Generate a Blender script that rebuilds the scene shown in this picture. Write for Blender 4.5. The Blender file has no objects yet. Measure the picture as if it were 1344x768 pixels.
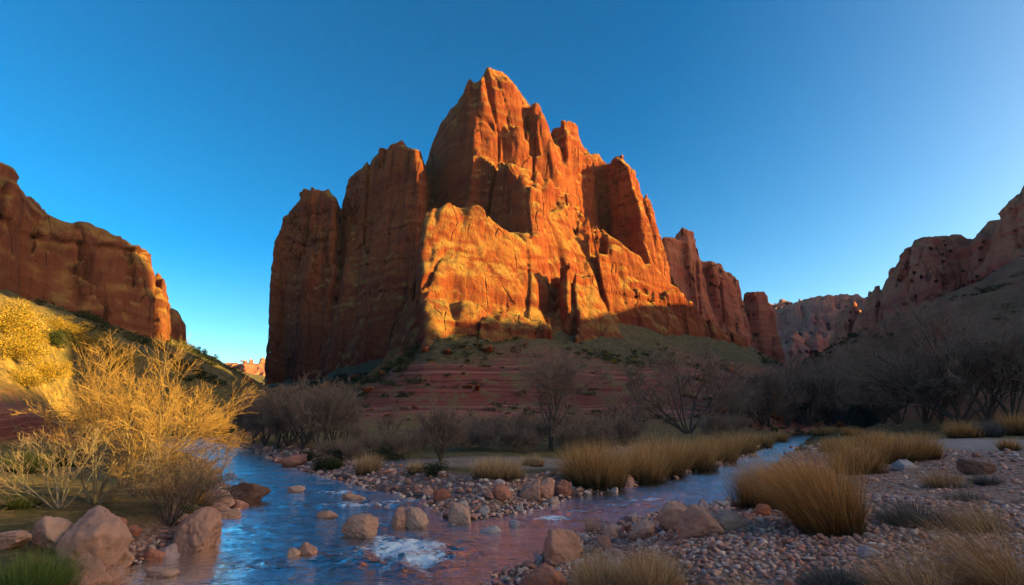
import bpy, math, time
import numpy as np
T0 = time.time()
rng = np.random.default_rng(7)
sc = bpy.context.scene
COL = sc.collection
F32 = np.float32

# ------------------------------------------------------------------ camera
FPX = 747.0; CAMZ = 2.2; TH = math.atan(161.0 / FPX)
CT, ST = math.cos(TH), math.sin(TH)
def zpy(py, Y):
    """height of a point at depth Y seen on picture row py"""
    v = (384.0 - py) / FPX
    return CAMZ + Y * (ST + v * CT) / (CT - v * ST)
def xpx(px, Y, z):
    return (px - 672.0) / FPX * (Y * CT + (z - CAMZ) * ST)
def ground(px, py, z=0.0):
    v = (384.0 - py) / FPX
    Y = (z - CAMZ) * (CT - v * ST) / (ST + v * CT)
    return xpx(px, Y, z), Y
cam = bpy.data.objects.new('camera', bpy.data.cameras.new('camera'))
COL.objects.link(cam); sc.camera = cam
cam.location = (0, 0, CAMZ); cam.rotation_euler = (math.radians(90) + TH, 0, 0)
cam.data.sensor_width = 36; cam.data.lens = FPX * 36 / 1344
cam.data.clip_start = 0.05; cam.data.clip_end = 6000

# ------------------------------------------------------------------ noise
_tab = rng.uniform(-1, 1, 64 ** 3).astype(F32)
def n3(x, y, z):
    x = np.asarray(x, F32); y = np.asarray(y, F32); z = np.asarray(z, F32)
    x, y, z = np.broadcast_arrays(x, y, z)
    fx = np.floor(x); fy = np.floor(y); fz = np.floor(z)
    ix = fx.astype(np.int32); iy = fy.astype(np.int32); iz = fz.astype(np.int32)
    fx = x - fx; fy = y - fy; fz = z - fz
    fx = fx * fx * (3 - 2 * fx); fy = fy * fy * (3 - 2 * fy); fz = fz * fz * (3 - 2 * fz)
    x0 = (ix & 63) * 4096; x1 = ((ix + 1) & 63) * 4096
    y0 = (iy & 63) * 64; y1 = ((iy + 1) & 63) * 64
    z0 = iz & 63; z1 = (iz + 1) & 63
    t = _tab
    a = t[x0 + y0 + z0]; a = a + (t[x1 + y0 + z0] - a) * fx
    b = t[x0 + y1 + z0]; b = b + (t[x1 + y1 + z0] - b) * fx
    a = a + (b - a) * fy
    c = t[x0 + y0 + z1]; c = c + (t[x1 + y0 + z1] - c) * fx
    d = t[x0 + y1 + z1]; d = d + (t[x1 + y1 + z1] - d) * fx
    c = c + (d - c) * fy
    return a + (c - a) * fz
def fbm(x, y, z, o=4):
    s = 0; a = 0.5
    for i in range(o):
        s = s + a * n3(x + 13.7 * i, y + 7.3 * i, z + 3.1 * i)
        x = x * 2.03; y = y * 2.03; z = z * 2.03; a *= 0.5
    return s
def sstep(a, b, x):
    t = np.clip((x - a) / (b - a), 0, 1); return t * t * (3 - 2 * t)
def poly_sd(x, y, P):
    """signed distance to polygon P (negative inside)"""
    P = np.asarray(P, float); d2 = np.full(np.shape(x), 1e18); ins = np.zeros(np.shape(x), bool)
    for i in range(len(P)):
        ax, ay = P[i - 1]; bx, by = P[i]
        ex, ey = bx - ax, by - ay
        wx, wy = x - ax, y - ay
        t = np.clip((wx * ex + wy * ey) / (ex * ex + ey * ey + 1e-12), 0, 1)
        dx, dy = wx - ex * t, wy - ey * t
        d2 = np.minimum(d2, dx * dx + dy * dy)
        c = ((ay <= y) & (by > y)) | ((by <= y) & (ay > y))
        if ey != 0:
            ins ^= c & (x < ax + (y - ay) / ey * ex)
    d = np.sqrt(d2)
    return np.where(ins, -d, d)

# ------------------------------------------------------------------ mesh helpers
def mesh_np(name, V, F, mat=None, smooth=True, attrs=None):
    """V (n,3); F (m,k) index array with k = 3 or 4, or a list of such arrays"""
    Fs = F if isinstance(F, (list, tuple)) else [F]
    Fs = [np.asarray(f, np.int32) for f in Fs if len(f)]
    me = bpy.data.meshes.new(name)
    V = np.ascontiguousarray(V, F32)
    me.vertices.add(len(V)); me.vertices.foreach_set('co', V.ravel())
    nl = sum(f.size for f in Fs); npoly = sum(len(f) for f in Fs)
    me.loops.add(nl); me.loops.foreach_set('vertex_index', np.concatenate([f.ravel() for f in Fs]))
    me.polygons.add(npoly)
    sizes = np.concatenate([np.full(len(f), f.shape[1], np.int32) for f in Fs])
    st = np.concatenate([[0], np.cumsum(sizes)[:-1]]).astype(np.int32)
    me.polygons.foreach_set('loop_start', st)
    me.polygons.foreach_set('use_smooth', np.full(npoly, bool(smooth)))
    if attrs:
        for k, a in attrs.items():
            a = np.asarray(a, F32)
            if a.ndim == 1:
                at = me.attributes.new(k, 'FLOAT', 'POINT'); at.data.foreach_set('value', a)
            else:
                at = me.attributes.new(k, 'FLOAT_COLOR', 'POINT')
                at.data.foreach_set('color', np.concatenate([a, np.ones((len(a), 1), F32)], 1).ravel())
    me.update(calc_edges=True)
    if mat: me.materials.append(mat)
    return me
def link(name, data, parent=None, loc=None, rz=0, scale=None):
    o = bpy.data.objects.new(name, data); COL.objects.link(o)
    if parent: o.parent = parent
    if loc is not None: o.location = [float(v) for v in loc]
    o.rotation_euler = (0, 0, rz)
    if scale is not None: o.scale = (scale,) * 3 if np.isscalar(scale) else scale
    return o
def tag(o, label=None, cat=None, group=None, kind=None):
    if label: o['label'] = label
    if cat: o['category'] = cat
    if group: o['group'] = group
    if kind: o['kind'] = kind
    return o
def grid_faces(nu, nv, wrap=False):
    i = np.arange(nu - 1)[:, None]; j = np.arange(nv if wrap else nv - 1)[None, :]
    j2 = (j + 1) % nv
    return np.stack([i * nv + j + 0 * i, i * nv + j2, (i + 1) * nv + j2, (i + 1) * nv + j], -1).reshape(-1, 4)

# ------------------------------------------------------------------ node helpers
class NT:
    def __init__(s, name):
        s.m = bpy.data.materials.new(name); s.m.use_nodes = True
        s.t = s.m.node_tree; s.t.nodes.clear()
        s.out = s.t.nodes.new('ShaderNodeOutputMaterial')
    def n(s, typ, ins=None, **kw):
        nd = s.t.nodes.new(typ)
        for k, v in kw.items(): setattr(nd, k, v)
        for k, v in (ins or {}).items():
            sk = nd.inputs[k]
            if hasattr(v, 'is_output') or isinstance(v, bpy.types.NodeSocket): s.t.links.new(v, sk)
            elif isinstance(v, bpy.types.Node): s.t.links.new(v.outputs[0], sk)
            else: sk.default_value = v
        return nd
    def math(s, op, a, b=0.0, c=None, clamp=False):
        d = {0: a, 1: b}
        if c is not None: d[2] = c
        return s.n('ShaderNodeMath', d, operation=op, use_clamp=clamp).outputs[0]
    def ramp(s, fac, stops, interp='LINEAR'):
        r = s.n('ShaderNodeValToRGB', {0: fac}); r.color_ramp.interpolation = interp
        e = r.color_ramp.elements
        while len(e) < len(stops): e.new(0.5)
        for el, (p, c) in zip(e, stops):
            el.position = p; el.color = (c[0], c[1], c[2], 1) if not np.isscalar(c) else (c, c, c, 1)
        return r.outputs[0]
    def mix(s, fac, a, b, blend='MIX'):
        nd = s.n('ShaderNodeMix', data_type='RGBA', blend_type=blend)
        for sk, v in ((nd.inputs[0], fac), (nd.inputs[6], a), (nd.inputs[7], b)):
            if isinstance(v, bpy.types.NodeSocket): s.t.links.new(v, sk)
            elif np.isscalar(v): sk.default_value = v
            else: sk.default_value = (v[0], v[1], v[2], 1)
        return nd.outputs[2]
    def noise(s, vec, scale, detail=4, rough=0.55, dim='3D', w=None, dist=0.0):
        nd = s.n('ShaderNodeTexNoise', noise_dimensions=dim)
        if vec is not None: s.t.links.new(vec, nd.inputs['Vector'])
        if w is not None: s.t.links.new(w, nd.inputs['W'])
        nd.inputs['Scale'].default_value = scale; nd.inputs['Detail'].default_value = detail
        nd.inputs['Roughness'].default_value = rough; nd.inputs['Distortion'].default_value = dist
        return nd.outputs[0]
    def vmul(s, vec, v):
        return s.n('ShaderNodeVectorMath', {0: vec, 1: v}, operation='MULTIPLY').outputs[0]
    def maprange(s, x, a, b, c=0.0, d=1.0):
        return s.n('ShaderNodeMapRange', {0: x, 1: a, 2: b, 3: c, 4: d}, interpolation_type='SMOOTHSTEP').outputs[0]
    def attr(s, name, out='Fac'):
        return s.n('ShaderNodeAttribute', attribute_name=name).outputs[out]
    def bump(s, h, dist, strength=1.0, normal=None):
        d = {'Height': h, 'Distance': dist, 'Strength': strength}
        if normal is not None: d['Normal'] = normal
        return s.n('ShaderNodeBump', d).outputs[0]
    def surf(s, col, rough=0.9, normal=None, spec=0.3, **kw):
        d = {'Base Color': col if isinstance(col, bpy.types.NodeSocket) else (*col, 1), 'Roughness': rough, 'Specular IOR Level': spec}
        if normal is not None: d['Normal'] = normal
        d.update(kw)
        b = s.n('ShaderNodeBsdfPrincipled', d)
        s.t.links.new(b.outputs[0], s.out.inputs[0]); return b
def pos(m): return m.n('ShaderNodeTexCoord').outputs['Object']

def rock_material(name, cols, veg=0.6, bump=0.5, bandscale=0.085, dust_sun_amt=0.7):
    m = NT(name); p = pos(m)
    sep = m.n('ShaderNodeSeparateXYZ', {0: p})
    warp = m.noise(p, 0.035, 3, 0.5)
    zz = m.math('MULTIPLY_ADD', warp, 22.0, sep.outputs[2])
    zz = m.math('MULTIPLY_ADD', sep.outputs[0], 0.07, zz)
    band = m.noise(None, bandscale, 5, 0.62, '1D', zz)
    fine = m.noise(None, 1.1, 3, 0.6, '1D', zz)
    c = m.ramp(band, [(0.22, cols[0]), (0.4, cols[1]), (0.52, cols[2]), (0.6, cols[1]), (0.7, cols[3]), (0.82, cols[0])])
    streak = m.noise(m.vmul(p, (0.45, 0.45, 0.018)), 1.0, 5, 0.6)
    c = m.mix(m.maprange(streak, 0.48, 0.7, 0, 0.75), c, cols[4], 'MIX')
    c = m.mix(m.maprange(fine, 0.5, 0.64, 0, 0.3), c, (0.16, 0.05, 0.03))
    blot = m.noise(p, 0.16, 6, 0.65)
    c = m.mix(m.maprange(blot, 0.5, 0.75, 0, 0.45), c, cols[3])
    vj = m.n('ShaderNodeTexVoronoi', {'Vector': m.n('ShaderNodeVectorMath', {0: m.vmul(p, (0.2, 0.2, 0.035)), 1: m.n('ShaderNodeVectorMath', {0: m.n('ShaderNodeTexNoise', {'Vector': p, 'Scale': 0.12, 'Detail': 5.0}).outputs['Color'], 1: (0.5, 0.5, 0.5)}, operation='MULTIPLY').outputs[0]}, operation='ADD').outputs[0], 'Scale': 1.0}, feature='DISTANCE_TO_EDGE')
    joint = m.maprange(vj.outputs['Distance'], 0.0, 0.035, 1.0, 0.0)
    joint = m.math('MULTIPLY', joint, m.maprange(m.noise(p, 0.14, 5), 0.48, 0.62))
    c = m.mix(m.math('MULTIPLY', joint, 0.5), c, (0.06, 0.018, 0.012))
    g = m.n('ShaderNodeNewGeometry')
    nz = m.n('ShaderNodeSeparateXYZ', {0: g.outputs['Normal']}).outputs[2]
    dust_sun = m.math('MULTIPLY', m.maprange(nz, 0.14, 0.55), m.maprange(m.noise(p, 0.35, 6, 0.7), 0.36, 0.6), clamp=True)
    c = m.mix(m.math('MULTIPLY', dust_sun, dust_sun_amt), c, (0.52, 0.28, 0.08))  # ochre ledge dust, spread wider to put golden sunlight into the colour
    vn = m.noise(p, 0.5, 6, 0.75)
    vm = m.math('MULTIPLY', m.maprange(nz, 0.55, 0.8), m.maprange(vn, 0.42, 0.56), clamp=True)
    vm = m.math('MULTIPLY', vm, veg)
    vc = m.ramp(m.noise(p, 1.3, 4, 0.7), [(0.35, (0.05, 0.055, 0.02)), (0.5, (0.16, 0.13, 0.05)), (0.65, (0.26, 0.2, 0.08))])
    c = m.mix(vm, c, vc)
    b1 = m.noise(m.vmul(p, (1, 1, 0.4)), 1.3, 10, 0.74)
    b2 = m.noise(m.vmul(p, (0.8, 0.8, 0.05)), 1.0, 5, 0.6)
    h = m.math('ADD', m.math('MULTIPLY', b1, 1.0), m.math('MULTIPLY', b2, 0.5))
    h = m.math('MULTIPLY_ADD', fine, 0.2, h)
    h = m.math('MULTIPLY_ADD', joint, -0.8, h)
    m.surf(c, 0.92, m.bump(h, bump, 1.0), 0.12)
    return m.m
RED = [(0.21, 0.029, 0.016), (0.265, 0.042, 0.018), (0.355, 0.084, 0.03), (0.33, 0.092, 0.036), (0.10, 0.018, 0.013)]
M_butte = rock_material('red_sandstone', RED, bump=1.5)
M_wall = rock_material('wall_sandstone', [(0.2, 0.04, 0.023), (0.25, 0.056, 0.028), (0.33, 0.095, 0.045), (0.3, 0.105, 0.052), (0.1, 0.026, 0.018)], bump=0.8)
M_wall_shade = rock_material('shaded_sandstone', [(0.16, 0.032, 0.02), (0.2, 0.045, 0.023), (0.27, 0.08, 0.038), (0.24, 0.085, 0.042), (0.075, 0.02, 0.014)], bump=1.0, dust_sun_amt=0.5, veg=0.4)  # wall sandstone darkened: the left cliff's shade is in the colour
M_wall_skylit = rock_material('skylit_sandstone', [(0.42, 0.08, 0.05), (0.5, 0.11, 0.06), (0.57, 0.17, 0.09), (0.52, 0.18, 0.11), (0.25, 0.055, 0.04)], bump=0.8, veg=0.2, dust_sun_amt=0.25)  # wall sandstone brightened: sky light on shaded cliffs is in the colour
M_far = rock_material('far_sandstone', [(0.42, 0.11, 0.085), (0.5, 0.15, 0.11), (0.56, 0.21, 0.15), (0.52, 0.22, 0.16), (0.3, 0.085, 0.07)], bump=1.5, bandscale=0.05, veg=0.1, dust_sun_amt=0.2)

# ------------------------------------------------------------------ implicit rock (lofted outlines + erosion, surface nets)
def loft(levels, k):
    """levels: (py, Yref, [(px, Y)...]) -> sorted z array and outlines"""
    out = []
    for py, Yr, vs in levels:
        z = zpy(py, Yr * k)
        out.append((z, np.array([(xpx(px, Y * k, z), Y * k) for px, Y in vs])))
    out.sort(key=lambda t: t[0])
    return out
def build_rock(towers, lo, hi, cell, amp=1.0, flute=1.6, crack=1.6, strata=0.7, seed=0.0, blend=1.2, cuts=(), zbed=0.07, grow=0.5, calm=()):
    C2 = cell * 2
    nx, ny, nz = [int(math.ceil((hi[k] - lo[k]) / C2)) + 1 for k in range(3)]
    X = lo[0] + C2 * np.arange(nx); Y = lo[1] + C2 * np.arange(ny); Z = lo[2] + C2 * np.arange(nz)
    gx, gy = np.meshgrid(X, Y, indexing='ij')
    base = np.full((nx, ny, nz), 30.0, F32)
    def add(tw, sign):
        lv = tw['lv']; zs = [l[0] for l in lv]
        allp = np.concatenate([l[1] for l in lv])
        x0, y0 = allp.min(0) - 10; x1, y1 = allp.max(0) + 10
        i0, i1 = np.searchsorted(X, [x0, x1]); j0, j1 = np.searchsorted(Y, [y0, y1])
        if i1 <= i0 or j1 <= j0: return
        sx, sy = gx[i0:i1, j0:j1], gy[i0:i1, j0:j1]
        if 'cap' in tw:
            ax, pts = tw['cap']; pts = sorted(pts)
            capz = np.interp(sx if ax == 'x' else sy, [p[0] for p in pts], [p[1] for p in pts])
        else: capz = None
        for k, z in enumerate(Z):
            if z > zs[-1] + 10: break
            zc = min(max(z, zs[0]), zs[-1])
            q = min(max(np.searchsorted(zs, zc, side='right') - 1, 0), len(zs) - 2)
            t = (zc - zs[q]) / (zs[q + 1] - zs[q])
            d = poly_sd(sx, sy, lv[q][1] * (1 - t) + lv[q + 1][1] * t)
            if sign > 0:
                d = np.maximum(d, (z - zs[-1]) * 0.9)
                if capz is not None: d = np.maximum(d, (z - capz) * 0.8)
                s = base[i0:i1, j0:j1, k]
                h = np.clip(0.5 + 0.5 * (s - d) / blend, 0, 1)
                base[i0:i1, j0:j1, k] = s * (1 - h) + d * h - blend * h * (1 - h)
            else:
                if z > zs[-1] or z < zs[0]:
                    d = np.maximum(d, max(z - zs[-1], zs[0] - z))
                base[i0:i1, j0:j1, k] = np.maximum(base[i0:i1, j0:j1, k], -d)
    for tw in towers: add(tw, 1)
    for tw in cuts: add(tw, -1)
    # upsample x2
    def up(a, ax):
        a = np.moveaxis(a, ax, 0)
        o = np.empty((2 * a.shape[0] - 1,) + a.shape[1:], F32)
        o[0::2] = a; o[1::2] = 0.5 * (a[1:] + a[:-1])
        return np.moveaxis(o, 0, ax)
    V = np.ascontiguousarray(up(up(up(base, 0), 1), 2))
    I = np.nonzero(np.abs(V.ravel()) < 7.0)[0]
    nxx, nyy, nzz = V.shape
    ii = I // (nyy * nzz); jj = (I // nzz) % nyy; kk = I % nzz
    x = (lo[0] + cell * ii).astype(F32); y = (lo[1] + cell * jj).astype(F32); z = (lo[2] + cell * kk).astype(F32)
    wx = x + 2.5 * n3(x / 14 + seed, y / 14, z / 22); wy = y + 2.5 * n3(x / 14, y / 14 + 9 + seed, z / 22)
    d = amp * 2.4 * fbm(x / 19 + seed, y / 19, z / 34, 3)
    cq = np.ones_like(x)
    for cx, cy, cz, rx, ry, rz, kk_ in calm:
        cq = cq * (1 - kk_ * np.exp(-((x - cx) / rx) ** 2 - ((y - cy) / ry) ** 2 - ((z - cz) / rz) ** 2))
    flute_, crack_ = flute * cq, crack * cq
    msk = 0.35 + 1.1 * sstep(-0.35, 0.35, n3(x / 24 + 3, y / 24, z / 18 + seed))
    f = n3(wx / 6.0, wy / 6.0, z / 46 + seed)
    d += flute_ * msk * (1.5 - np.abs(f) * 3.6)
    f2 = n3(wx / 2.6 + 5, wy / 2.6, z / 20 + seed)
    d += flute_ * msk * 0.38 * (0.6 - np.abs(f2) * 2.2)
    ck = np.abs(n3(wx / 8.5 + 31, wy / 8.5, z / 80 + seed))
    d += crack_ * 2.4 * np.exp(-(ck / 0.05) ** 2)
    ck = np.abs(n3(wx / 3.6 + 71, wy / 3.6, z / 34 + seed))
    d += crack_ * 0.7 * np.exp(-(ck / 0.06) ** 2) * msk
    # stepped shelves: rock sits back a little above each hard bed
    zs_ = (z + zbed * x + 4.0 * n3(x / 33, y / 33, z / 50 + seed)) / 7.5
    fr_ = zs_ - np.floor(zs_)
    d += strata * 1.3 * (fr_ - 0.5) * sstep(-0.2, 0.4, n3(x / 28, y / 28 + 7, z / 20 + seed))
    zb = z + zbed * x + 3.0 * n3(x / 40, y / 40 + seed, z / 40)
    st = n3(zb / 2.6, zb * 0 + 0.5, zb * 0 + seed) + 0.6 * n3(zb / 1.05, zb * 0 + 3.5, x / 30 + seed)
    sm = 0.5 + 0.5 * n3(x / 17, y / 17, z / 13 + 40)
    d += strata * st * (0.35 + 0.9 * np.clip(sm, 0, 1))
    # blocky pits
    pt = n3(x / 4.0 + 50, y / 4.0, z / 5.0 + seed)
    d += 0.15 * amp * sstep(0.35, 0.6, pt)
    d += amp * 0.8 * (0.5 - 1.6 * np.abs(fbm(x / 3.2, y / 3.2, z / 11 + seed, 4)))
    d += amp * 0.4 * (0.35 - 1.8 * np.abs(n3(x / 1.35, y / 1.35, z / 2.6 + seed))) * (0.4 + 1.2 * np.clip(sm, 0, 1))
    d = d * (0.3 + 0.7 * cq)
    V.ravel()[I] += d - grow
    # surface nets
    ins = V < 0
    cs = ins[:-1, :-1, :-1].astype(np.int8)
    for a in (0, 1):
        for b in (0, 1):
            for c in (0, 1):
                if a or b or c:
                    cs = cs + ins[a:nxx - 1 + a, b:nyy - 1 + b, c:nzz - 1 + c]
    act = (cs > 0) & (cs < 8)
    ids = np.full(act.shape, -1, np.int32); A = np.argwhere(act); ids[act] = np.arange(len(A))
    acc = np.zeros((len(A), 3), F32); cnt = np.zeros(len(A), F32)
    for ax in range(3):
        o1, o2 = [k for k in range(3) if k != ax]
        for b in (0, 1):
            for c in (0, 1):
                p = A.copy(); p[:, o1] += b; p[:, o2] += c
                q = p.copy(); q[:, ax] += 1
                v0 = V[p[:, 0], p[:, 1], p[:, 2]]; v1 = V[q[:, 0], q[:, 1], q[:, 2]]
                cr = (v0 < 0) != (v1 < 0)
                t = np.where(cr, v0 / np.where(cr, v0 - v1, 1), 0)
                pp = p.astype(F32); pp[:, ax] += t
                acc[cr] += pp[cr]; cnt[cr] += 1
    P = np.array(lo, F32) + cell * (acc / cnt[:, None])
    Fc = []
    for ax in range(3):
        o1, o2 = [(1, 2), (2, 0), (0, 1)][ax]
        s0 = [slice(None)] * 3; s1 = [slice(None)] * 3
        s0[ax] = slice(0, -1); s1[ax] = slice(1, None)
        a, b = ins[tuple(s0)], ins[tuple(s1)]
        E = np.argwhere(a != b)
        E = E[(E[:, o1] > 0) & (E[:, o2] > 0) & (E[:, o1] < V.shape[o1] - 1) & (E[:, o2] < V.shape[o2] - 1)]
        fl = a[E[:, 0], E[:, 1], E[:, 2]]
        def cid(d1, d2):
            q = E.copy(); q[:, o1] -= d1; q[:, o2] -= d2
            return ids[q[:, 0], q[:, 1], q[:, 2]]
        Q = np.stack([cid(1, 1), cid(0, 1), cid(0, 0), cid(1, 0)], 1)
        Q[~fl] = Q[~fl][:, ::-1]
        Fc.append(Q)
    F = np.concatenate(Fc); lab = np.arange(len(P)); E = np.concatenate([F[:, :2], F[:, 1:3]])
    for _ in range(400):
        l0 = lab.copy(); mn = np.minimum(lab[E[:, 0]], lab[E[:, 1]])
        np.minimum.at(lab, E[:, 0], mn); np.minimum.at(lab, E[:, 1], mn); lab = lab[lab]
        if (lab == l0).all(): break
    cnts = np.bincount(lab, minlength=len(P)); okv = cnts[lab] > 2500
    F = F[okv[F].all(1)]; u_ = np.unique(F); mp = np.zeros(len(P), np.int64); mp[u_] = np.arange(len(u_))
    return P[u_], mp[F]
def T(levels, cap=None, k=1.0):
    d = {'lv': loft(levels, k)}
    if cap:
        ax, pts = cap
        d['cap'] = (ax, [((xpx(px, Y, zpy(py, Y)) if ax == 'x' else Y), zpy(py, Y)) for px, py, Y in pts])
    return d

butte_towers = [
 # A left tower
 T([(250,145,[(403,152),(414,148),(430,146),(437,152),(418,162)]),
    (268,145,[(382,156),(405,149),(438,144),(444,155),(415,170)]),
    (300,145,[(369,158),(400,149),(439,143),(446,156),(410,174)]),
    (400,145,[(353,160),(390,150),(434,141),(448,156),(405,178)]),
    (520,145,[(341,162),(385,150),(428,139),(448,156),(400,180)])]),
 # B second tower
 T([(194,135,[(488,143),(505,137),(524,134),(530,146),(508,154)]),
    (212,135,[(460,147),(500,137),(546,130),(557,148),(505,164)]),
    (260,135,[(449,150),(495,137),(552,128),(562,150),(505,170)]),
    (340,135,[(432,151),(485,136),(548,126),(562,150),(505,174)]),
    (420,135,[(408,151),(475,132),(540,123),(562,150),(505,177)]),
    (520,135,[(372,152),(460,126),(530,118),(562,150),(505,180)])]),
 # C upper peak
 T([(95,138,[(632,140),(643,136),(655,137),(664,141),(650,146)]),
    (113,138,[(609,144),(637,131),(668,135),(688,144),(650,156)]),
    (140,138,[(584,147),(631,129),(684,134),(714,147),(645,162)]),
    (175,138,[(569,149),(626,127),(702,133),(740,151),(645,168)]),
    (210,138,[(561,150),(622,126),(718,131),(760,154),(645,172)]),
    (260,138,[(553,150),(622,125),(732,130),(775,156),(645,175)]),
    (400,138,[(528,150),(610,122),(770,128),(850,156),(645,178)]),
    (530,138,[(490,150),(600,120),(790,125),(880,156),(645,180)])]),
 # C lower body under the ledge
 T([(195,120,[(612,132),(650,121),(690,122),(720,130),(660,145)]),
    (250,120,[(562,140),(685,115),(745,124),(775,140),(660,155)]),
    (330,120,[(542,142),(703,112),(765,119),(812,140),(660,160)]),
    (400,120,[(522,143),(712,110),(785,116),(850,142),(660,162)]),
    (500,120,[(500,145),(716,107),(805,112),(895,142),(660,165)])],
   ('x', [(600,186,122),(640,200,120),(690,222,118),(770,268,126)])),
 # D front mound
 T([(276,104,[(566,112),(571,103),(640,106),(690,112),(640,140)]),
    (300,104,[(559,112),(565,101),(670,106),(706,113),(640,140)]),
    (330,104,[(553,113),(560,99),(692,106),(714,114),(640,140)]),
    (352,104,[(550,115),(558,97.5),(697,105),(716,116),(640,142)]),
    (375,104,[(548,118),(562,94.5),(703,103),(720,116),(640,142)]),
    (410,104,[(545,120),(560,92),(706,100),(730,116),(640,142)]),
    (440,104,[(538,125),(568,87),(720,96),(745,115),(640,142)]),
    (500,104,[(505,128),(560,82),(735,91),(770,115),(640,142)])],
   ('x', [(550,306,104),(572,284,104),(602,277,104),(632,291,105),(668,316,106),(716,332,108)])),
 # toe between mound and rib
 T([(372,106,[(735,112),(752,106),(765,107),(770,115),(755,122)]),
    (440,106,[(722,112),(755,99),(805,104),(825,116),(755,125)]),
    (500,106,[(715,112),(755,95),(820,100),(845,116),(755,125)])]),
 # right apron fin with vegetated crest
 T([(300,130,[(765,135),(785,122),(880,130),(950,146),(880,156)]),
    (500,130,[(750,135),(790,112),(890,120),(985,144),(880,156)])],
   ('x', [(760,300,130),(800,328,130),(845,362,132),(885,398,134),(930,432,140),(985,455,145)])),
 # E0 knob, E shadowed tower
 T([(170,150,[(718,152),(738,146),(750,148),(756,156),(740,164)]),
    (190,150,[(706,152),(744,144),(757,149),(764,158),(742,170)]),
    (450,150,[(690,152),(752,139),(772,150),(784,160),(742,175)])]),
 T([(206,155,[(752,157),(768,152),(782,154),(787,161),(770,170)]),
    (222,155,[(740,158),(770,150),(792,154),(800,164),(770,175)]),
    (480,155,[(725,158),(772,148),(802,154),(812,166),(770,178)])]),
 # F tower
 T([(213,150,[(793,154),(806,148),(818,150),(823,156),(808,164)]),
    (226,150,[(785,156),(823,146),(837,151),(841,160),(812,172)]),
    (300,150,[(782,157),(841,144),(857,149),(862,162),(820,176)]),
    (400,150,[(780,155),(860,140),(884,146),(890,160),(835,172)]),
    (490,150,[(770,155),(872,137),(910,143),(918,160),(835,172)])]),
 # rocky foot left of the mound
 T([(405,95,[(546,106),(560,96),(590,97),(600,110),(570,120)]),
    (470,95,[(512,104),(535,90),(590,90),(610,110),(570,120)]),
    (535,95,[(446,92),(476,76),(560,78),(620,105),(570,120)])]),
]
butte_cuts = [
 T([(318,110,[(722,95),(738,95),(738,112),(722,116)]), (405,106,[(716,90),(744,90),(742,107),(716,112)])]),
 T([(135,130,[(690,120),(706,120),(702,134),(692,134)]), (205,130,[(686,118),(716,118),(712,131),(692,131)])]),
 T([(270,118,[(778,110),(796,110),(796,127),(784,127)]), (330,118,[(776,108),(800,108),(798,124),(782,124)])]),
]
P, Fq = build_rock(butte_towers, (-74, 76, 0), (66, 184, 92), 0.36, cuts=butte_cuts, flute=1.0, crack=0.85, strata=0.2, seed=0.37, amp=0.8, grow=1.25, calm=[(-9, 104, 32, 17, 12, 13, .88), (-14, 135, 62, 16, 16, 22, .62), (-30, 128, 40, 14, 14, 26, .5), (-23, 149, 80, 9, 9, 18, .97)])
o = link('butte', mesh_np('butte', P, Fq, M_butte)); tag(o, kind='structure')
print('butte', len(P), time.time() - T0)

def tw(Y, prof, dy=10, back=14):
    """simple tower: prof = [(py, left, prow, right)]"""
    return T([(py, Y, [(l, Y + dy * .3), (m, Y - dy * .35), (r, Y), (r + 3, Y + dy), ((l + r) / 2, Y + back)]) for py, l, m, r in prof])
fins = [
 tw(185, [(316,862,872,888),(335,858,875,892),(470,848,885,915)]),
 tw(188, [(305,888,898,909),(330,884,902,914),(390,882,912,930),(480,878,925,960)]),
 tw(194, [(347,921,931,945),(368,917,938,956),(430,915,950,975),(490,912,960,992)]),
 tw(204, [(360,950,957,966),(385,946,962,972),(490,940,975,1000)]),
 tw(214, [(384,978,988,1001),(400,974,992,1008),(440,968,1000,1017),(500,962,1010,1034)]),
]
P, Fq = build_rock(fins, (30, 170, 8), (112, 236, 78), 0.7, amp=0.7, flute=0.5, crack=0.8, strata=0.4, seed=3.1)
tag(link('sandstone_fins', mesh_np('sandstone_fins', P, Fq, M_wall_skylit)), kind='structure')

leftw = [
 T([(232,90,[(-120,70),(-20,86),(4,90),(6,100),(-160,110)]), (250,90,[(-140,66),(0,82),(30,92),(30,105),(-180,110)]),
    (345,90,[(-140,62),(0,80),(60,95),(60,110),(-180,110)]), (420,90,[(-140,60),(0,78),(60,94),(60,112),(-180,112)])], None, 0.8),
 T([(262,97,[(0,96),(22,93),(44,96),(56,104),(-20,116)]), (278,97,[(-5,95),(40,93),(74,99),(88,108),(-40,120)]), (294,100,[(-10,95),(60,94),(112,102),(120,110),(-40,120)]),
    (430,97,[(-10,92),(60,91),(122,101),(128,112),(-40,120)])], None, 0.8),
 T([(293,105,[(84,105),(100,101),(118,104),(125,112),(60,122)]), (305,105,[(72,104),(100,99),(146,106),(155,116),(40,126)]),
    (345,105,[(66,103),(105,98),(160,107),(168,118),(30,128)]), (440,105,[(60,102),(110,97),(172,107),(178,120),(30,130)])], None, 0.8),
 T([(336,116,[(160,116),(172,112),(186,115),(192,122),(140,134)]), (358,116,[(150,115),(180,110),(206,116),(211,126),(120,138)]),
    (410,116,[(140,114),(185,109),(211,116),(214,128),(110,140)]), (480,116,[(140,113),(185,108),(214,116),(218,128),(110,140)])], None, 0.8),
 T([(408,150,[(208,150),(218,146),(230,149),(234,156),(190,168)]), (425,150,[(200,149),(222,144),(238,149),(241,158),(180,172)]),
    (500,150,[(195,148),(222,142),(240,149),(244,160),(180,174)])], None, 0.8),
 T([(464,172,[(232,172),(238,168),(245,171),(248,178),(220,190)]), (520,172,[(225,171),(240,164),(250,171),(254,180),(210,194)])], None, 0.8),
]
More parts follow.
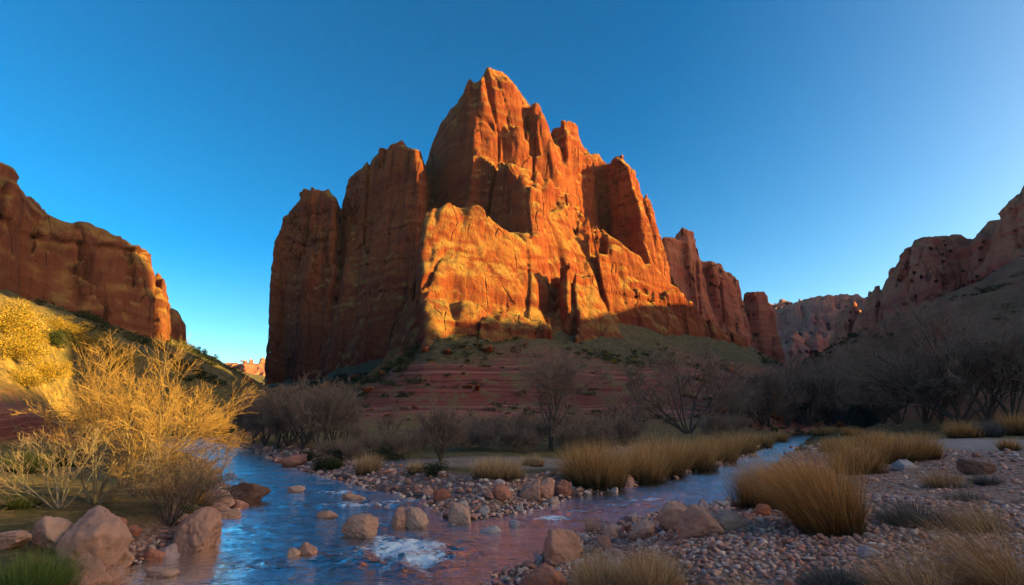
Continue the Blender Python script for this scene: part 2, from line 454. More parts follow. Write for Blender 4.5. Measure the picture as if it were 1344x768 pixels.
P, Fq = build_rock(leftw, (-124, 46, 4), (-44, 160, 52), 0.5, amp=0.7, flute=0.5, crack=0.9, strata=0.6, seed=8.3)
tag(link('canyon_cliff', mesh_np('canyon_cliff', P, Fq, M_wall_shade)), kind='structure')

rightw = [
 T([(236,165,[(1350,165),(1385,160),(1460,165),(1460,190),(1385,200)]), (268,165,[(1312,170),(1350,160),(1460,160),(1460,200),(1350,205)]),
    (420,165,[(1290,172),(1340,158),(1460,150),(1460,210),(1340,210)])]),
 T([(286,180,[(1296,185),(1320,178),(1360,182),(1360,210),(1310,210)]), (310,180,[(1270,186),(1310,176),(1380,180),(1380,215),(1300,215)]),
    (440,180,[(1255,188),(1310,172),(1380,178),(1380,215),(1300,220)])]),
 T([(306,195,[(1205,200),(1226,193),(1262,198),(1280,215),(1240,230)]), (318,195,[(1190,202),(1225,190),(1285,196),(1290,222),(1235,236)]),
    (360,195,[(1184,204),(1225,188),(1300,194),(1300,224),(1230,238)]), (460,195,[(1178,206),(1225,184),(1310,190),(1310,226),(1225,240)])]),
 T([(347,212,[(1170,215),(1178,210),(1192,214),(1200,226),(1182,236)]), (372,212,[(1158,216),(1178,207),(1200,214),(1206,230),(1176,240)]),
    (470,212,[(1140,218),(1176,204),(1206,212),(1210,232),(1170,244)])]),
 T([(384,232,[(1142,235),(1152,230),(1164,234),(1170,246),(1154,254)]), (410,232,[(1122,237),(1148,227),(1176,234),(1180,250),(1146,258)]),
    (500,232,[(1100,238),(1148,222),(1190,232),(1190,254),(1140,262)])]),
 T([(403,252,[(1106,255),(1116,250),(1128,254),(1134,266),(1116,272)]), (420,252,[(1090,257),(1114,247),(1136,254),(1140,270),(1108,278)]),
    (510,252,[(1074,258),(1112,242),(1146,252),(1150,274),(1100,282)])]),
]
P, Fq = build_rock(rightw, (84, 145, 10), (200, 286, 92), 0.85, amp=0.8, flute=0.6, crack=1.0, strata=0.7, seed=14.9)
tag(link('canyon_cliff', mesh_np('canyon_cliff', P, Fq, M_wall_skylit)), kind='structure')

far1 = [
 T([(441,340,[(1005,345),(1040,330),(1088,340),(1092,370),(1040,380)]), (452,340,[(995,345),(1045,328),(1096,338),(1098,375),(1040,385)]),
    (520,340,[(985,345),(1045,320),(1100,335),(1100,380),(1040,390)])]),
 T([(437,370,[(1080,372),(1092,366),(1110,370),(1112,392),(1095,400)]), (520,370,[(1070,372),(1092,360),(1120,370),(1122,394),(1095,402)])]),
]
far2 = [
 T([(388,520,[(1064,525),(1085,515),(1120,520),(1180,560),(1080,580)]), (398,520,[(1030,525),(1075,510),(1150,515),(1200,560),(1050,590)]),
    (440,520,[(1000,525),(1070,495),(1190,500),(1240,560),(1040,600)]), (500,520,[(980,520),(1070,480),(1200,480),(1250,560),(1040,600)])]),
 T([(397,545,[(1010,548),(1030,540),(1048,545),(1050,575),(1030,585)]), (412,545,[(985,548),(1028,535),(1060,540),(1060,590),(1020,600)]),
    (500,545,[(960,550),(1028,510),(1070,520),(1070,600),(1020,610)])]),
]
P, Fq = build_rock(far1, (130, 312, 5), (250, 410, 62), 1.6, amp=1.3, flute=2.0, crack=2.2, strata=1.4, seed=21.9, blend=2)
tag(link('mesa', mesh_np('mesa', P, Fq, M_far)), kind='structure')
P, Fq = build_rock(far2, (190, 470, 5), (480, 620, 130), 2.2, amp=1.8, flute=3.0, crack=2.5, strata=2.0, seed=25.9, blend=3)
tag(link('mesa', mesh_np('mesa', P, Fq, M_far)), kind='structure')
far3 = [T([(476,430,[(290,436),(318,426),(350,432),(380,460),(310,470)]), (486,430,[(262,438),(300,424),(360,428),(400,460),(300,480)]),
           (500,430,[(248,440),(300,420),(370,424),(400,460),(300,480)]), (530,430,[(225,440),(300,410),(380,415),(420,460),(300,480)])])]
P, Fq = build_rock(far3, (-290, 396, 2), (-140, 500, 54), 1.5, amp=1.3, flute=2.2, strata=1.2, seed=29.9, blend=2)
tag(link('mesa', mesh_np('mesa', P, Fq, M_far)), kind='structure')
print('rocks', time.time() - T0)

# ------------------------------------------------------------------ sun, sky
SUN_EL = math.radians(13.0); SAZ = np.array([0.985, -0.17]); SAZ /= np.hypot(*SAZ)
PERP = np.array([-SAZ[1], SAZ[0]]); TEL = math.tan(SUN_EL)
sun = bpy.data.objects.new('sun', bpy.data.lights.new('sun', 'SUN')); COL.objects.link(sun)
sun.data.energy = 5.0; sun.data.angle = math.radians(0.5); sun.data.color = (1.0, 0.76, 0.16)
from mathutils import Vector
sd = Vector((SAZ[0] * math.cos(SUN_EL), SAZ[1] * math.cos(SUN_EL), math.sin(SUN_EL)))
sun.rotation_euler = sd.to_track_quat('Z', 'Y').to_euler()
w = bpy.data.worlds.new('World'); sc.world = w; w.use_nodes = True
nt = w.node_tree; nt.nodes.clear()
sky = nt.nodes.new('ShaderNodeTexSky'); sky.sky_type = 'NISHITA'; sky.sun_disc = False
sky.sun_elevation = SUN_EL; sky.sun_rotation = math.atan2(SAZ[0], SAZ[1])
sky.air_density = 0.6; sky.dust_density = 3.5; sky.ozone_density = 0.0; sky.altitude = 800
hs = nt.nodes.new('ShaderNodeHueSaturation'); hs.inputs['Saturation'].default_value = 1.8
tn = nt.nodes.new('ShaderNodeMix'); tn.data_type = 'RGBA'; tn.blend_type = 'MULTIPLY'; tn.inputs[0].default_value = 1
tn.inputs[7].default_value = (1.2, 1.2, 0.9, 1)
bg = nt.nodes.new('ShaderNodeBackground'); bg.inputs[1].default_value = 0.083
wo = nt.nodes.new('ShaderNodeOutputWorld')
gm = nt.nodes.new('ShaderNodeGamma'); gm.inputs[1].default_value = 1.2
nt.links.new(sky.outputs[0], hs.inputs['Color']); nt.links.new(hs.outputs[0], gm.inputs[0]); nt.links.new(gm.outputs[0], tn.inputs[6])
cap = nt.nodes.new('ShaderNodeMix'); cap.data_type = 'RGBA'; cap.blend_type = 'DARKEN'; cap.inputs[0].default_value = 1
cap.inputs[7].default_value = (15.0, 12.5, 8.5, 1)
nt.links.new(tn.outputs[2], cap.inputs[6]); nt.links.new(cap.outputs[2], bg.inputs[0]); nt.links.new(bg.outputs[0], wo.inputs[0])
sc.view_settings.view_transform = 'Standard'; sc.view_settings.look = 'None'
sc.cycles.use_denoising = True
sc.view_settings.exposure = 1.86; sc.view_settings.gamma = 1.0

# unseen canyon rim right of the view, crest shaped to cast the valley shadow
CU = [-260, -60, 0, 12, 16, 19, 26, 36, 43, 46, 49, 52, 76, 79, 81.7, 84, 95, 113, 128, 150, 165, 180, 199, 212, 225, 240, 300]
CZ = [44, 40, 37.9, 37.7, 41, 43.9, 45.5, 47, 47.5, 60, 90, 102, 102, 75, 54, 47, 48.5, 48, 51, 61, 82, 94, 94, 86, 81, 66, 44]
uu = np.arange(-260, 301, 1.5); prof = [(-75, -2), (-60, 4), (-40, .22), (-28, .36), (-22, .5), (-12, .62), (-8, .86), (-2, .97), (0, 1.0), (5, 1.0), (30, .97), (70, .6), (110, -2)]
zc = np.interp(uu, CU, CZ) + 0.35 * n3(uu / 6, 0 * uu, 0 * uu + 5) + 0.2 * n3(uu / 1.9, 0 * uu, 0 * uu + 8)
rows = []
for off, hfr in prof:
    z = np.full_like(uu, hfr) if abs(hfr) > 1.5 else zc * hfr
    wob = 3.0 * n3(uu / 9, 0 * uu + off / 9, 0 * uu) if off < -1 else 0 * uu
    a = 150 + off + wob
    rows.append(np.stack([a * SAZ[0] + uu * PERP[0], a * SAZ[1] + uu * PERP[1], z], 1))
V = np.concatenate(rows); Fq = grid_faces(len(prof), len(uu))
tag(link('shade_rim', mesh_np('shade_rim', V, Fq, M_wall)), kind='structure')
mesa_shade_wall = [{'lv': [(0, np.array([(296, 252), (402, 572), (470, 560), (390, 240)])), (70, np.array([(304, 258), (410, 566), (465, 556), (386, 248)])), (136, np.array([(318, 266), (420, 560), (458, 552), (382, 256)]))]}]  # unseen wall added behind the right cliffs to shade the mesas
P, Fq = build_rock(mesa_shade_wall, (280, 232, 0), (480, 590, 142), 3.2, amp=2.0, flute=3.0, crack=2.5, strata=1.5, seed=33.0, blend=3)
tag(link('shade_rim', mesh_np('shade_rim', P, Fq, M_wall)), kind='structure')
print('part1', time.time() - T0)
# ------------------------------------------------------------------ river outline and terrain
def G(l): return [ground(px, py) for px, py in l]
RIV = ([(-9.5, -14), (-6.6, 2.5)] + G([(110, 800), (148, 770), (156, 745), (186, 742), (232, 724), (262, 716), (280, 697), (288, 682), (303, 668),
       (314, 655), (303, 642), (286, 629), (282, 616), (268, 606), (245, 598), (215, 592)]) + [(-31, 46), (-38, 66), (-33, 68), (-25, 49)]
       + G([(334, 592), (352, 600), (372, 607), (398, 619), (430, 627), (480, 640), (520, 651), (560, 666), (588, 680), (600, 688), (615, 686), (640, 681), (690, 673),
       (740, 658), (790, 646), (850, 633), (910, 620), (960, 607), (1000, 591), (1030, 578), (1048, 571)]) + [(41, 78), (62, 100), (66, 98), (45, 76)]
       + G([(1064, 571), (1054, 580), (1036, 594), (1015, 615), (992, 643), (965, 656), (930, 661), (880, 667), (840, 680), (800, 693), (745, 705), (720, 719),
       (700, 735), (660, 752), (640, 768), (612, 820)]) + [(-1.7, 4.6), (-2.7, 1), (-4, -14)])
RIV = np.array(RIV)
TIP = np.array(ground(600, 688))
def river_sd(x, y):
    x = np.asarray(x, float); y = np.asarray(y, float)
    d = np.full(x.shape, 60.0)
    m = (x > -60) & (x < 90) & (y > -20) & (y < 120)
    if m.any():
        d[m] = poly_sd(x[m], y[m], RIV) + 0.22 * fbm(x[m] / 1.3, y[m] / 1.3, 0 * x[m] + 2, 3)
    return d
FOOT = []
for px, Y, py in [(341,155,510),(385,138,508),(460,117,497),(505,104,488),(572,86,446),(735,94,455),(820,102,448),(890,120,448),(985,143,462),(1034,200,490),(1040,225,492),(900,250,480),(500,200,480),(341,180,500)]:
    z = zpy(py, Y); FOOT.append((xpx(px, Y, z), Y, z))
FOOT = np.array(FOOT)
HX = np.array([(f[0], f[2]) for f in FOOT[:10]])
def terrain(x, y, full=False):
    x = np.asarray(x, float); y = np.asarray(y, float)
    d = river_sd(x, y)
    left = (x < TIP[0] - 2.2 - 0.0 * y) & (x < -0.42 * y + 1.0)
    right = (x > 0.36 * y - 5.5) & (y < 70) | (y < 6) & (x > -3)
    kb = np.where(left, 1.1, np.where(right, 3.2, 2.2))
    bank = 0.48 * sstep(0, 1, np.clip(d, 0, 99) / kb) + 0.25 * sstep(0, 1, d / 9)
    bed = -0.10 - 0.5 * sstep(0, 1.7, -d)
    near = np.where(d < 0, np.maximum(bed, -0.35 * (-d) - 0.02), bank)
    z = near + sstep(0.2, 3, d) * (0.10 * fbm(x / 2.4, y / 2.4, 0 * x, 3) + 0.22 * fbm(x / 11, y / 11, 0 * x + 4, 3))
    big = fbm(x / 26, y / 26, 0 * x + 9, 4)
    rug = fbm(x / 5, y / 5, 0 * x + 19, 4)
    # left hillside
    toe = np.interp(y, [0, 32, 68, 96, 120, 152, 240], [21, 21, 22, 26, 38, 58, 90]) + 3.0 * fbm(x / 9, y / 9, 0 * x + 33, 2)
    t = np.clip(-x - toe, 0, None)
    zl = 0.43 * np.minimum(t, 60) + 1.5 * sstep(0, 1.3, t) * sstep(60, 35, y) + sstep(2, 15, t) * (3.0 * big + 1.1 * rug)
    # right hillside
    toe = np.interp(y, [0, 60, 110, 150, 200, 260, 330], [38, 38, 38, 48, 74, 100, 125]) + 4.0 * fbm(x / 12, y / 12, 0 * x + 43, 2)
    t = np.clip(x - toe, 0, None)
    zr = 0.47 * np.minimum(t, 110) * np.interp(y, [10, 30, 62], [0.16, 0.3, 1.0]) + sstep(2, 18, t) * (4.0 * big + 1.3 * rug)
    # apron round the butte
    za = np.zeros_like(x); fd = np.full(x.shape, 99.0)
    m = (x > -130) & (x < 170) & (y > 35) & (y < 320)
    if m.any():
        fd[m] = poly_sd(x[m], y[m], FOOT[:, :2])
        ha = np.interp(x[m], HX[:, 0], HX[:, 1])
        q = np.clip(1 - fd[m] / (38 + 6 * n3(x[m] / 18, y[m] / 18, 0 * x[m])), 0, 1.15)
        a = ha * (0.35 * q + 0.65 * q ** 2.2)
        zt = a + 1.6 * big[m] * q + 0.03 * x[m]
        stp = 1.15
        a = a + (0.30 * np.sin(2 * np.pi * zt / stp) * stp / 2 + 0.22 * np.sin(2 * np.pi * zt / 3.1) * 1.55 * sstep(-0.4, 0.3, n3(x[m] / 15, y[m] / 15, 0 * x[m] + 3))) * sstep(0.1, 0.3, q) + q * (1.2 * big[m] + 0.55 * rug[m])
        za[m] = np.where(q > 0, a, 0)
    w = sstep(3, 9, d)
    z = z + w * np.maximum(np.maximum(zl, zr), za)
    if full: return z, d, left, right, zl, zr, za, fd
    return z
def tz(x, y): return float(terrain(np.array([x]), np.array([y]))[0])
_YS = np.concatenate([np.arange(3.0, 40, 0.05), np.arange(40, 190, 0.25)])
def hit(px, py):
    v = (384.0 - py) / FPX; zs = CAMZ + _YS * (ST + v * CT) / (CT - v * ST)
    xs = (px - 672.0) / FPX * (_YS * CT + (zs - CAMZ) * ST)
    tzs = np.maximum(terrain(xs, _YS), -0.02); k = np.nonzero(tzs >= zs)[0]
    k = k[0] if len(k) else len(_YS) - 1
    return float(xs[k]), float(_YS[k]), float(tzs[k])

r = np.concatenate([np.geomspace(0.6, 2.5, 10)[:-1], np.geomspace(2.5, 70, 300)[:-1], np.geomspace(70, 260, 110)[:-1], np.geomspace(260, 660, 24)])
a = np.radians(np.concatenate([np.arange(-54, 54, 0.17), np.arange(54, 306, 3.0)]))
RR, AA = np.meshgrid(r, a, indexing='ij')
gx, gy = RR * np.sin(AA), RR * np.cos(AA)
gz, gd, lf, rt, zl, zr, za, fd = terrain(gx.ravel(), gy.ravel(), True)
gx, gy = gx.ravel(), gy.ravel()
far = sstep(300, 900, np.hypot(gx, gy)); gz = gz * (1 - far) + 2 * far
hillv = np.maximum(zl, zr)
gravel = np.where(lf, sstep(1.0, 0.3, gd), np.where(rt, 1 - sstep(26, 34, gy), sstep(2.4, 1.3, gd)))
gravel = gravel * sstep(1.2, 0.3, np.maximum(hillv, za))
sx, sy = ground(1330, 590, 0.6)
sand = sstep(9.5, 5, np.hypot((gx - sx - 3) / 1.25, gy - sy + 0.5)) * rt
s2, t2 = ground(640, 606, 0.55)
sand2 = sstep(1.0, 0.55, np.hypot((gx - s2) / 5.5, (gy - t2) / 2.4) + 0.25 * fbm(gx / 1.5, gy / 1.5, 0 * gx, 3))
sand = np.maximum(sand, sand2 * 0.55)
grass = (1 - gravel) * sstep(1.5, 0.2, np.maximum(hillv, za)) * (1 - sand)
apr = sstep(0.8, 1.8, za) * (za >= hillv) * sstep(70, 50, np.abs(gx - 4) ) * sstep(15, 9, za + 3.5 * n3(gx / 8, gy / 8, 0 * gx))
ledge = sstep(0.25, 0.7, zl) * sstep(2.6, 1.7, zl) * sstep(62, 40, gy)
rockm = np.maximum(apr, ledge)
scrubm = (za > 0.4) * np.clip(sstep(9, 12.5, za + 4.0 * n3(gx / 9, gy / 9, 0 * gx)) + sstep(-14, -22, gx) * sstep(1.0, 3.0, za), 0, 1)
scrubm = np.maximum(scrubm, 0.9 * sstep(2.5, 5, zl) * (zl >= zr) * sstep(41, 47, .17 * gx + .985 * gy + 3 * n3(gx / 7, gy / 7, 0 * gx)))  # left slope scrub follows the shadow edge, its shade put into the colour
scrubm = np.maximum(scrubm, 0.4 * sstep(3, 8, zr) * sstep(-0.25, 0.25, n3(gx / 8, gy / 8, 0 * gx + 51)) * (zr > zl))
dry = sstep(2.0, 3.5, zl) * (zl >= zr)
V = np.stack([gx, gy, gz], 1)
Fq = grid_faces(len(r), len(a), True)

m = NT('valley_ground'); p = pos(m)
sepp = m.n('ShaderNodeSeparateXYZ', {0: p})
soil = m.ramp(m.noise(p, 0.6, 8, 0.7), [(0.3, (0.12, 0.042, 0.026)), (0.5, (0.22, 0.082, 0.048)), (0.7, (0.31, 0.14, 0.08))])
vegn = m.noise(p, 1.6, 8, 0.75)
vegc = m.ramp(m.noise(p, 5.0, 5, 0.7), [(0.3, (0.05, 0.04, 0.02)), (0.5, (0.14, 0.105, 0.045)), (0.7, (0.27, 0.2, 0.09))])
c = m.mix(m.maprange(vegn, 0.46, 0.6), soil, vegc)
gr = m.ramp(m.noise(p, 3.0, 8, 0.75), [(0.3, (0.06, 0.05, 0.018)), (0.46, (0.13, 0.10, 0.035)), (0.58, (0.25, 0.15, 0.06)), (0.7, (0.38, 0.22, 0.11))])
dg = m.ramp(m.noise(p, 0.9, 9, 0.78), [(0.36, (0.045, 0.035, 0.018)), (0.47, (0.14, 0.095, 0.035)), (0.58, (0.36, 0.2, 0.06)), (0.72, (0.55, 0.33, 0.1))])
c = m.mix(m.math('MULTIPLY', m.attr('dry'), 0.85), c, dg)
c = m.mix(m.attr('grass'), c, gr)
vo = m.n('ShaderNodeTexVoronoi', {'Vector': p, 'Scale': 11.0})
vo2 = m.n('ShaderNodeTexVoronoi', {'Vector': p, 'Scale': 26.0})
gv = m.ramp(m.math('FRACT', m.math('MULTIPLY', vo.outputs['Color'], 3.7)), [(0.0, (0.36, 0.16, 0.115)), (0.35, (0.52, 0.26, 0.19)), (0.65, (0.6, 0.34, 0.25)), (0.9, (0.6, 0.43, 0.35)), (1.0, (0.46, 0.26, 0.22))])
gv = m.mix(m.maprange(vo.outputs['Distance'], 0.25, 0.75, 0, 0.55), gv, (0.07, 0.045, 0.035))  # darker between pebbles: the shade in the gaps is painted
c = m.mix(m.attr('gravel'), c, gv)
sc_ = m.ramp(m.noise(p, 1.2, 6, 0.7), [(0.3, (0.34, 0.235, 0.19)), (0.6, (0.48, 0.365, 0.31))])
c = m.mix(m.attr('sand'), c, sc_)
zw = m.math('MULTIPLY_ADD', m.noise(p, 0.05, 2), 3.0, sepp.outputs[2])
bd = m.noise(None, 0.42, 6, 0.7, '1D', zw)
rk = m.ramp(bd, [(0.3, (0.15, 0.036, 0.026)), (0.43, (0.26, 0.07, 0.05)), (0.5, (0.12, 0.03, 0.022)), (0.57, (0.33, 0.115, 0.085)), (0.68, (0.2, 0.052, 0.038))])
rk = m.mix(m.maprange(m.noise(p, 0.35, 8, 0.75), 0.49, 0.58, 0, 0.85), rk, vegc)
c = m.mix(m.attr('rock'), c, rk)
sb = m.ramp(m.noise(p, 1.1, 8, 0.78), [(0.34, (0.028, 0.028, 0.014)), (0.5, (0.085, 0.07, 0.03)), (0.62, (0.17, 0.125, 0.05)), (0.72, (0.26, 0.13, 0.07))])
c = m.mix(m.math('MULTIPLY', m.attr('scrub'), 0.85), c, sb)
wet = m.maprange(sepp.outputs[2], 0.02, 0.10, 0.45, 1.0)
c = m.mix(1.0, c, m.n('ShaderNodeCombineXYZ', {0: wet, 1: wet, 2: wet}).outputs[0], 'MULTIPLY')
under = m.maprange(sepp.outputs[2], -0.22, -0.04, 1.0, 0.0)
c = m.mix(under, c, m.ramp(m.noise(p, 2.2, 6, 0.7), [(0.35, (0.10, 0.055, 0.02)), (0.65, (0.26, 0.15, 0.06))]))
hgt = m.math('MULTIPLY', m.math('SUBTRACT', 0.6, vo.outputs['Distance']), m.attr('gravel'))
hgt = m.math('MULTIPLY_ADD', m.noise(p, 2.5, 9, 0.75), 1.6, hgt)
hgt = m.math('MULTIPLY_ADD', m.math('MULTIPLY', bd, m.attr('rock')), 6.0, hgt)
m.surf(c, 0.95, m.bump(hgt, 0.09, 1.0), 0.15)
M_ground = m.m
tag(link('ground', mesh_np('ground', V, Fq, M_ground, attrs={'grass': grass, 'gravel': gravel, 'sand': sand, 'rock': rockm, 'dry': dry, 'scrub': scrubm})), kind='structure')

# ------------------------------------------------------------------ water
r = np.geomspace(4.2, 95, 520); a = np.radians(np.arange(-50, 44, 0.12))
RR, AA = np.meshgrid(r, a, indexing='ij')
wxs, wys = (RR * np.sin(AA)), (RR * np.cos(AA))
sd_ = river_sd(wxs.ravel(), wys.ravel()).reshape(wxs.shape)
keep = sd_ < 0.45
FO = [(532,722,1.0,1.0,1.1),(560,735,.9,.7,.7),(505,712,.8,.6,.5),(470,664,.8,1.7,.55),(520,660,.8,1.2,.5),(440,648,.8,1.1,.4),(395,645,.5,.8,.4),(500,690,.6,.5,.4),(345,740,.35,1.2,.35),
      (440,728,.55,.7,.25),(722,682,.9,.7,.28),(765,672,.7,1.0,.25),(840,656,.9,.9,.3),(815,664,.7,.9,.28),(880,648,.55,1.6,.3),(930,632,.45,1.8,.4),(790,660,.6,.7,.25),(705,690,.5,.4,.2),(575,705,.4,.6,.3),(660,765,.5,.25,.15),(330,690,.25,1.5,.8)]
foam = np.zeros(wxs.shape)
for px, py, s, rx, ry in FO:
    fx, fy = ground(px, py)
    foam = np.maximum(foam, s * np.exp(-(((wxs - fx) / rx) ** 2 + ((wys - fy) / ry) ** 2)))
lw = np.clip(RR / 9, 1, 6)
n1 = n3(wxs / 1.5, wys / 0.55, 0 * wxs + 1); n2 = n3(wxs / .62 + 4, wys / .2, 0 * wxs + 2); n4 = n3(wxs / .3, wys / .1, 0 * wxs + 6)
swl = n3(wxs / 3.0, wys / 1.3, 0 * wxs + 11)
calm = 0.3 + 0.7 * sstep(-0.4, 0.4, n3(wxs / 3.1, wys / 2.4, 0 * wxs + 21))
hz = 0.014 * swl + calm * (0.014 * (1 - 2 * np.abs(n1)) + 0.011 * n2 * np.clip(2.4 - RR / 16, 0.3, 1)) + 0.005 * n4 * np.clip(2.2 - RR / 9, 0, 1)
hz = hz * np.clip(-sd_ / 0.5 + 0.3, 0.25, 1)
depth = np.clip(-terrain(wxs.ravel(), wys.ravel()), 0, 1)
lft = sstep(-0.20, -0.44, wxs / np.maximum(wys, 1))
lft = np.maximum(lft, sstep(15, 24, wys))
hz = hz * (0.42 + 0.8 * lft) + foam * (0.05 + 0.08 * n3(wxs / .34, wys / .26, 0 * wxs + 31) + 0.04 * n3(wxs / .12, wys / .1, 0 * wxs + 37))
V = np.stack([wxs.ravel(), wys.ravel(), hz.ravel()], 1)
Fq = grid_faces(len(r), len(a))[:, ::-1]
kf = keep.ravel(); Fq = Fq[kf[Fq].all(1)]
used = np.unique(Fq); remap = np.full(len(V), -1); remap[used] = np.arange(len(used))
m = NT('river_water'); p = pos(m)
b1 = m.noise(m.vmul(p, (1, 3.2, 1)), 3.6, 4, 0.6); b2 = m.noise(m.vmul(p, (1, 2.6, 1)), 1.1, 3, 0.55)
nrm = m.bump(m.math('MULTIPLY', m.math('MULTIPLY_ADD', b2, 2.0, b1), m.attr('lively')), 0.035, 1.0)
fr = m.n('ShaderNodeFresnel', {'IOR': 1.13, 'Normal': nrm}).outputs[0]
gl = m.n('ShaderNodeBsdfGlossy', {'Color': (1, 1, 1, 1), 'Roughness': m.maprange(m.attr('lively'), 0.9, 1.5, 0.05, 0.1), 'Normal': nrm})
dp = m.attr('depth')
tr = m.n('ShaderNodeBsdfTransparent', {'Color': (0.55, 0.42, 0.22, 1)})
deep = m.n('ShaderNodeBsdfDiffuse', {'Color': (0.012, 0.017, 0.016, 1)})
body = m.n('ShaderNodeMixShader', {0: m.maprange(dp, 0.03, 0.42, 0.1, 0.95), 1: tr.outputs[0], 2: deep.outputs[0]})
wat = m.n('ShaderNodeMixShader', {0: fr, 1: body.outputs[0], 2: gl.outputs[0]})
fa = m.attr('foam')
fn = m.noise(m.vmul(p, (1, 1.9, 1)), 4.5, 8, 0.78, dist=0.8)
fm = m.maprange(m.math('ADD', m.math('MULTIPLY', fa, 0.5), m.math('MULTIPLY', fn, 1.0)), 0.80, 0.98)
fm = m.math('MULTIPLY', fm, m.maprange(fa, 0.1, 0.35, 0, .95))
fo = m.n('ShaderNodeBsdfPrincipled', {'Base Color': (0.86, 0.88, 0.9, 1), 'Roughness': 0.6, 'Normal': nrm})
allw = m.n('ShaderNodeMixShader', {0: fm, 1: wat.outputs[0], 2: fo.outputs[0]})
m.t.links.new(allw.outputs[0], m.out.inputs[0])
me = mesh_np('river', V[used], remap[Fq], m.m, attrs={'foam': foam.ravel()[used], 'depth': depth[used], 'lively': (1.5 - 0.6 * lft + foam).ravel()[used]})
tag(link('river', me), kind='structure')
print('ground+water', time.time() - T0)
# ------------------------------------------------------------------ rocks
import bmesh
def ico(n):
    bm = bmesh.new(); bmesh.ops.create_icosphere(bm, subdivisions=n, radius=1.0)
    v = np.array([q.co[:] for q in bm.verts], F32); f = np.array([[q.index for q in t.verts] for t in bm.faces], np.int32)
    bm.free(); return v, f
ICO = {n: ico(n) for n in (1, 2, 3, 4, 5)}
def rock_verts(seed, sub, npl=14, soft=0.06, rough=0.05, flat=0.62, rounded=0.0):
    g = np.random.default_rng(seed); v, f = ICO[sub]
    n = g.normal(size=(npl, 3)); n /= np.linalg.norm(n, axis=1)[:, None]
    dd = g.uniform(0.62, 1.0, npl)
    q = dd[None] / np.maximum(v @ n.T, 0.05)
    q = -soft * np.log(np.exp(-np.minimum(q, 6) / soft).sum(1))
    q = q * (1 - rounded) + rounded * 0.85
    p = v * q[:, None]
    nn = fbm(p[:, 0] * 1.7 + seed * 3.1, p[:, 1] * 1.7, p[:, 2] * 1.7, 3) * rough * 1.6
    if sub >= 5:
        ck = np.abs(n3(p[:, 0] * 2.2 + seed * 1.7, p[:, 1] * 2.2, p[:, 2] * 3.5)); nn = nn - 0.05 * np.exp(-(ck / .07) ** 2)
        nn = nn + 0.035 * np.round(3 * n3(p[:, 0] * 2.6 + seed, p[:, 1] * 2.6 + 4, p[:, 2] * 4)) / 3
    if sub >= 4: nn = nn + fbm(p[:, 0] * 6 + seed, p[:, 1] * 6, p[:, 2] * 9, 4) * rough * 0.9
    p = p * (1 + nn[:, None])
    p[:, 2] *= flat
    p /= np.array([np.ptp(p[:, 0]), np.ptp(p[:, 0]), np.ptp(p[:, 0])]) 
    p[:, 2] -= 0.5 * (p[:, 2].max() + p[:, 2].min())
    return p.astype(F32), f
def stone_material(name, use_attr, base=None):
    m = NT(name); p = pos(m)
    if use_attr: c = m.attr('tint', 'Color')
    else:
        oi = m.n('ShaderNodeObjectInfo').outputs['Random']
        c = m.ramp(oi, base, 'CONSTANT') if len(base) > 2 else m.mix(oi, base[0][1], base[1][1])
        sc2 = m.n('ShaderNodeVectorMath', {0: p, 1: m.n('ShaderNodeCombineXYZ', {0: oi, 1: oi, 2: oi}).outputs[0]}, operation='ADD').outputs[0]
    g = m.n('ShaderNodeTexCoord').outputs['Object']
    n1 = m.noise(g, 2.2 if not use_attr else 9.0, 8, 0.7); n2 = m.noise(g, 9.0 if not use_attr else 40.0, 6, 0.7)
    c = m.mix(m.maprange(n1, 0.42, 0.68, 0, 0.55), c, (0.16, 0.085, 0.065))
    c = m.mix(m.maprange(n2, 0.55, 0.72, 0, 0.4), c, (0.46, 0.36, 0.31))
    m.surf(c, 0.85, m.bump(m.math('MULTIPLY_ADD', n2, 0.4, n1), 0.05 if not use_attr else 0.012, 1.0), 0.25)
    return m.m
M_stones = stone_material('river_stones', True)
M_cob = stone_material('cobble', False, [(0.0, (0.56, 0.26, 0.18)), (0.3, (0.62, 0.34, 0.25)), (0.5, (0.48, 0.2, 0.13)), (0.66, (0.56, 0.38, 0.32)), (0.78, (0.46, 0.28, 0.25)), (0.88, (0.64, 0.44, 0.35))])
M_boul = stone_material('boulder', False, [(0.0, (0.52, 0.235, 0.15)), (1.0, (0.60, 0.32, 0.215))])
M_boul_red = stone_material('red_boulder', False, [(0.0, (0.42, 0.125, 0.07)), (1.0, (0.5, 0.18, 0.105))])
M_boul_dark = stone_material('dark_boulder', False, [(0.0, (0.17, 0.075, 0.05)), (1.0, (0.2, 0.09, 0.06))])
M_boul_pale = stone_material('pale_boulder', False, [(0.0, (0.40, 0.31, 0.30)), (1.0, (0.44, 0.35, 0.335))])
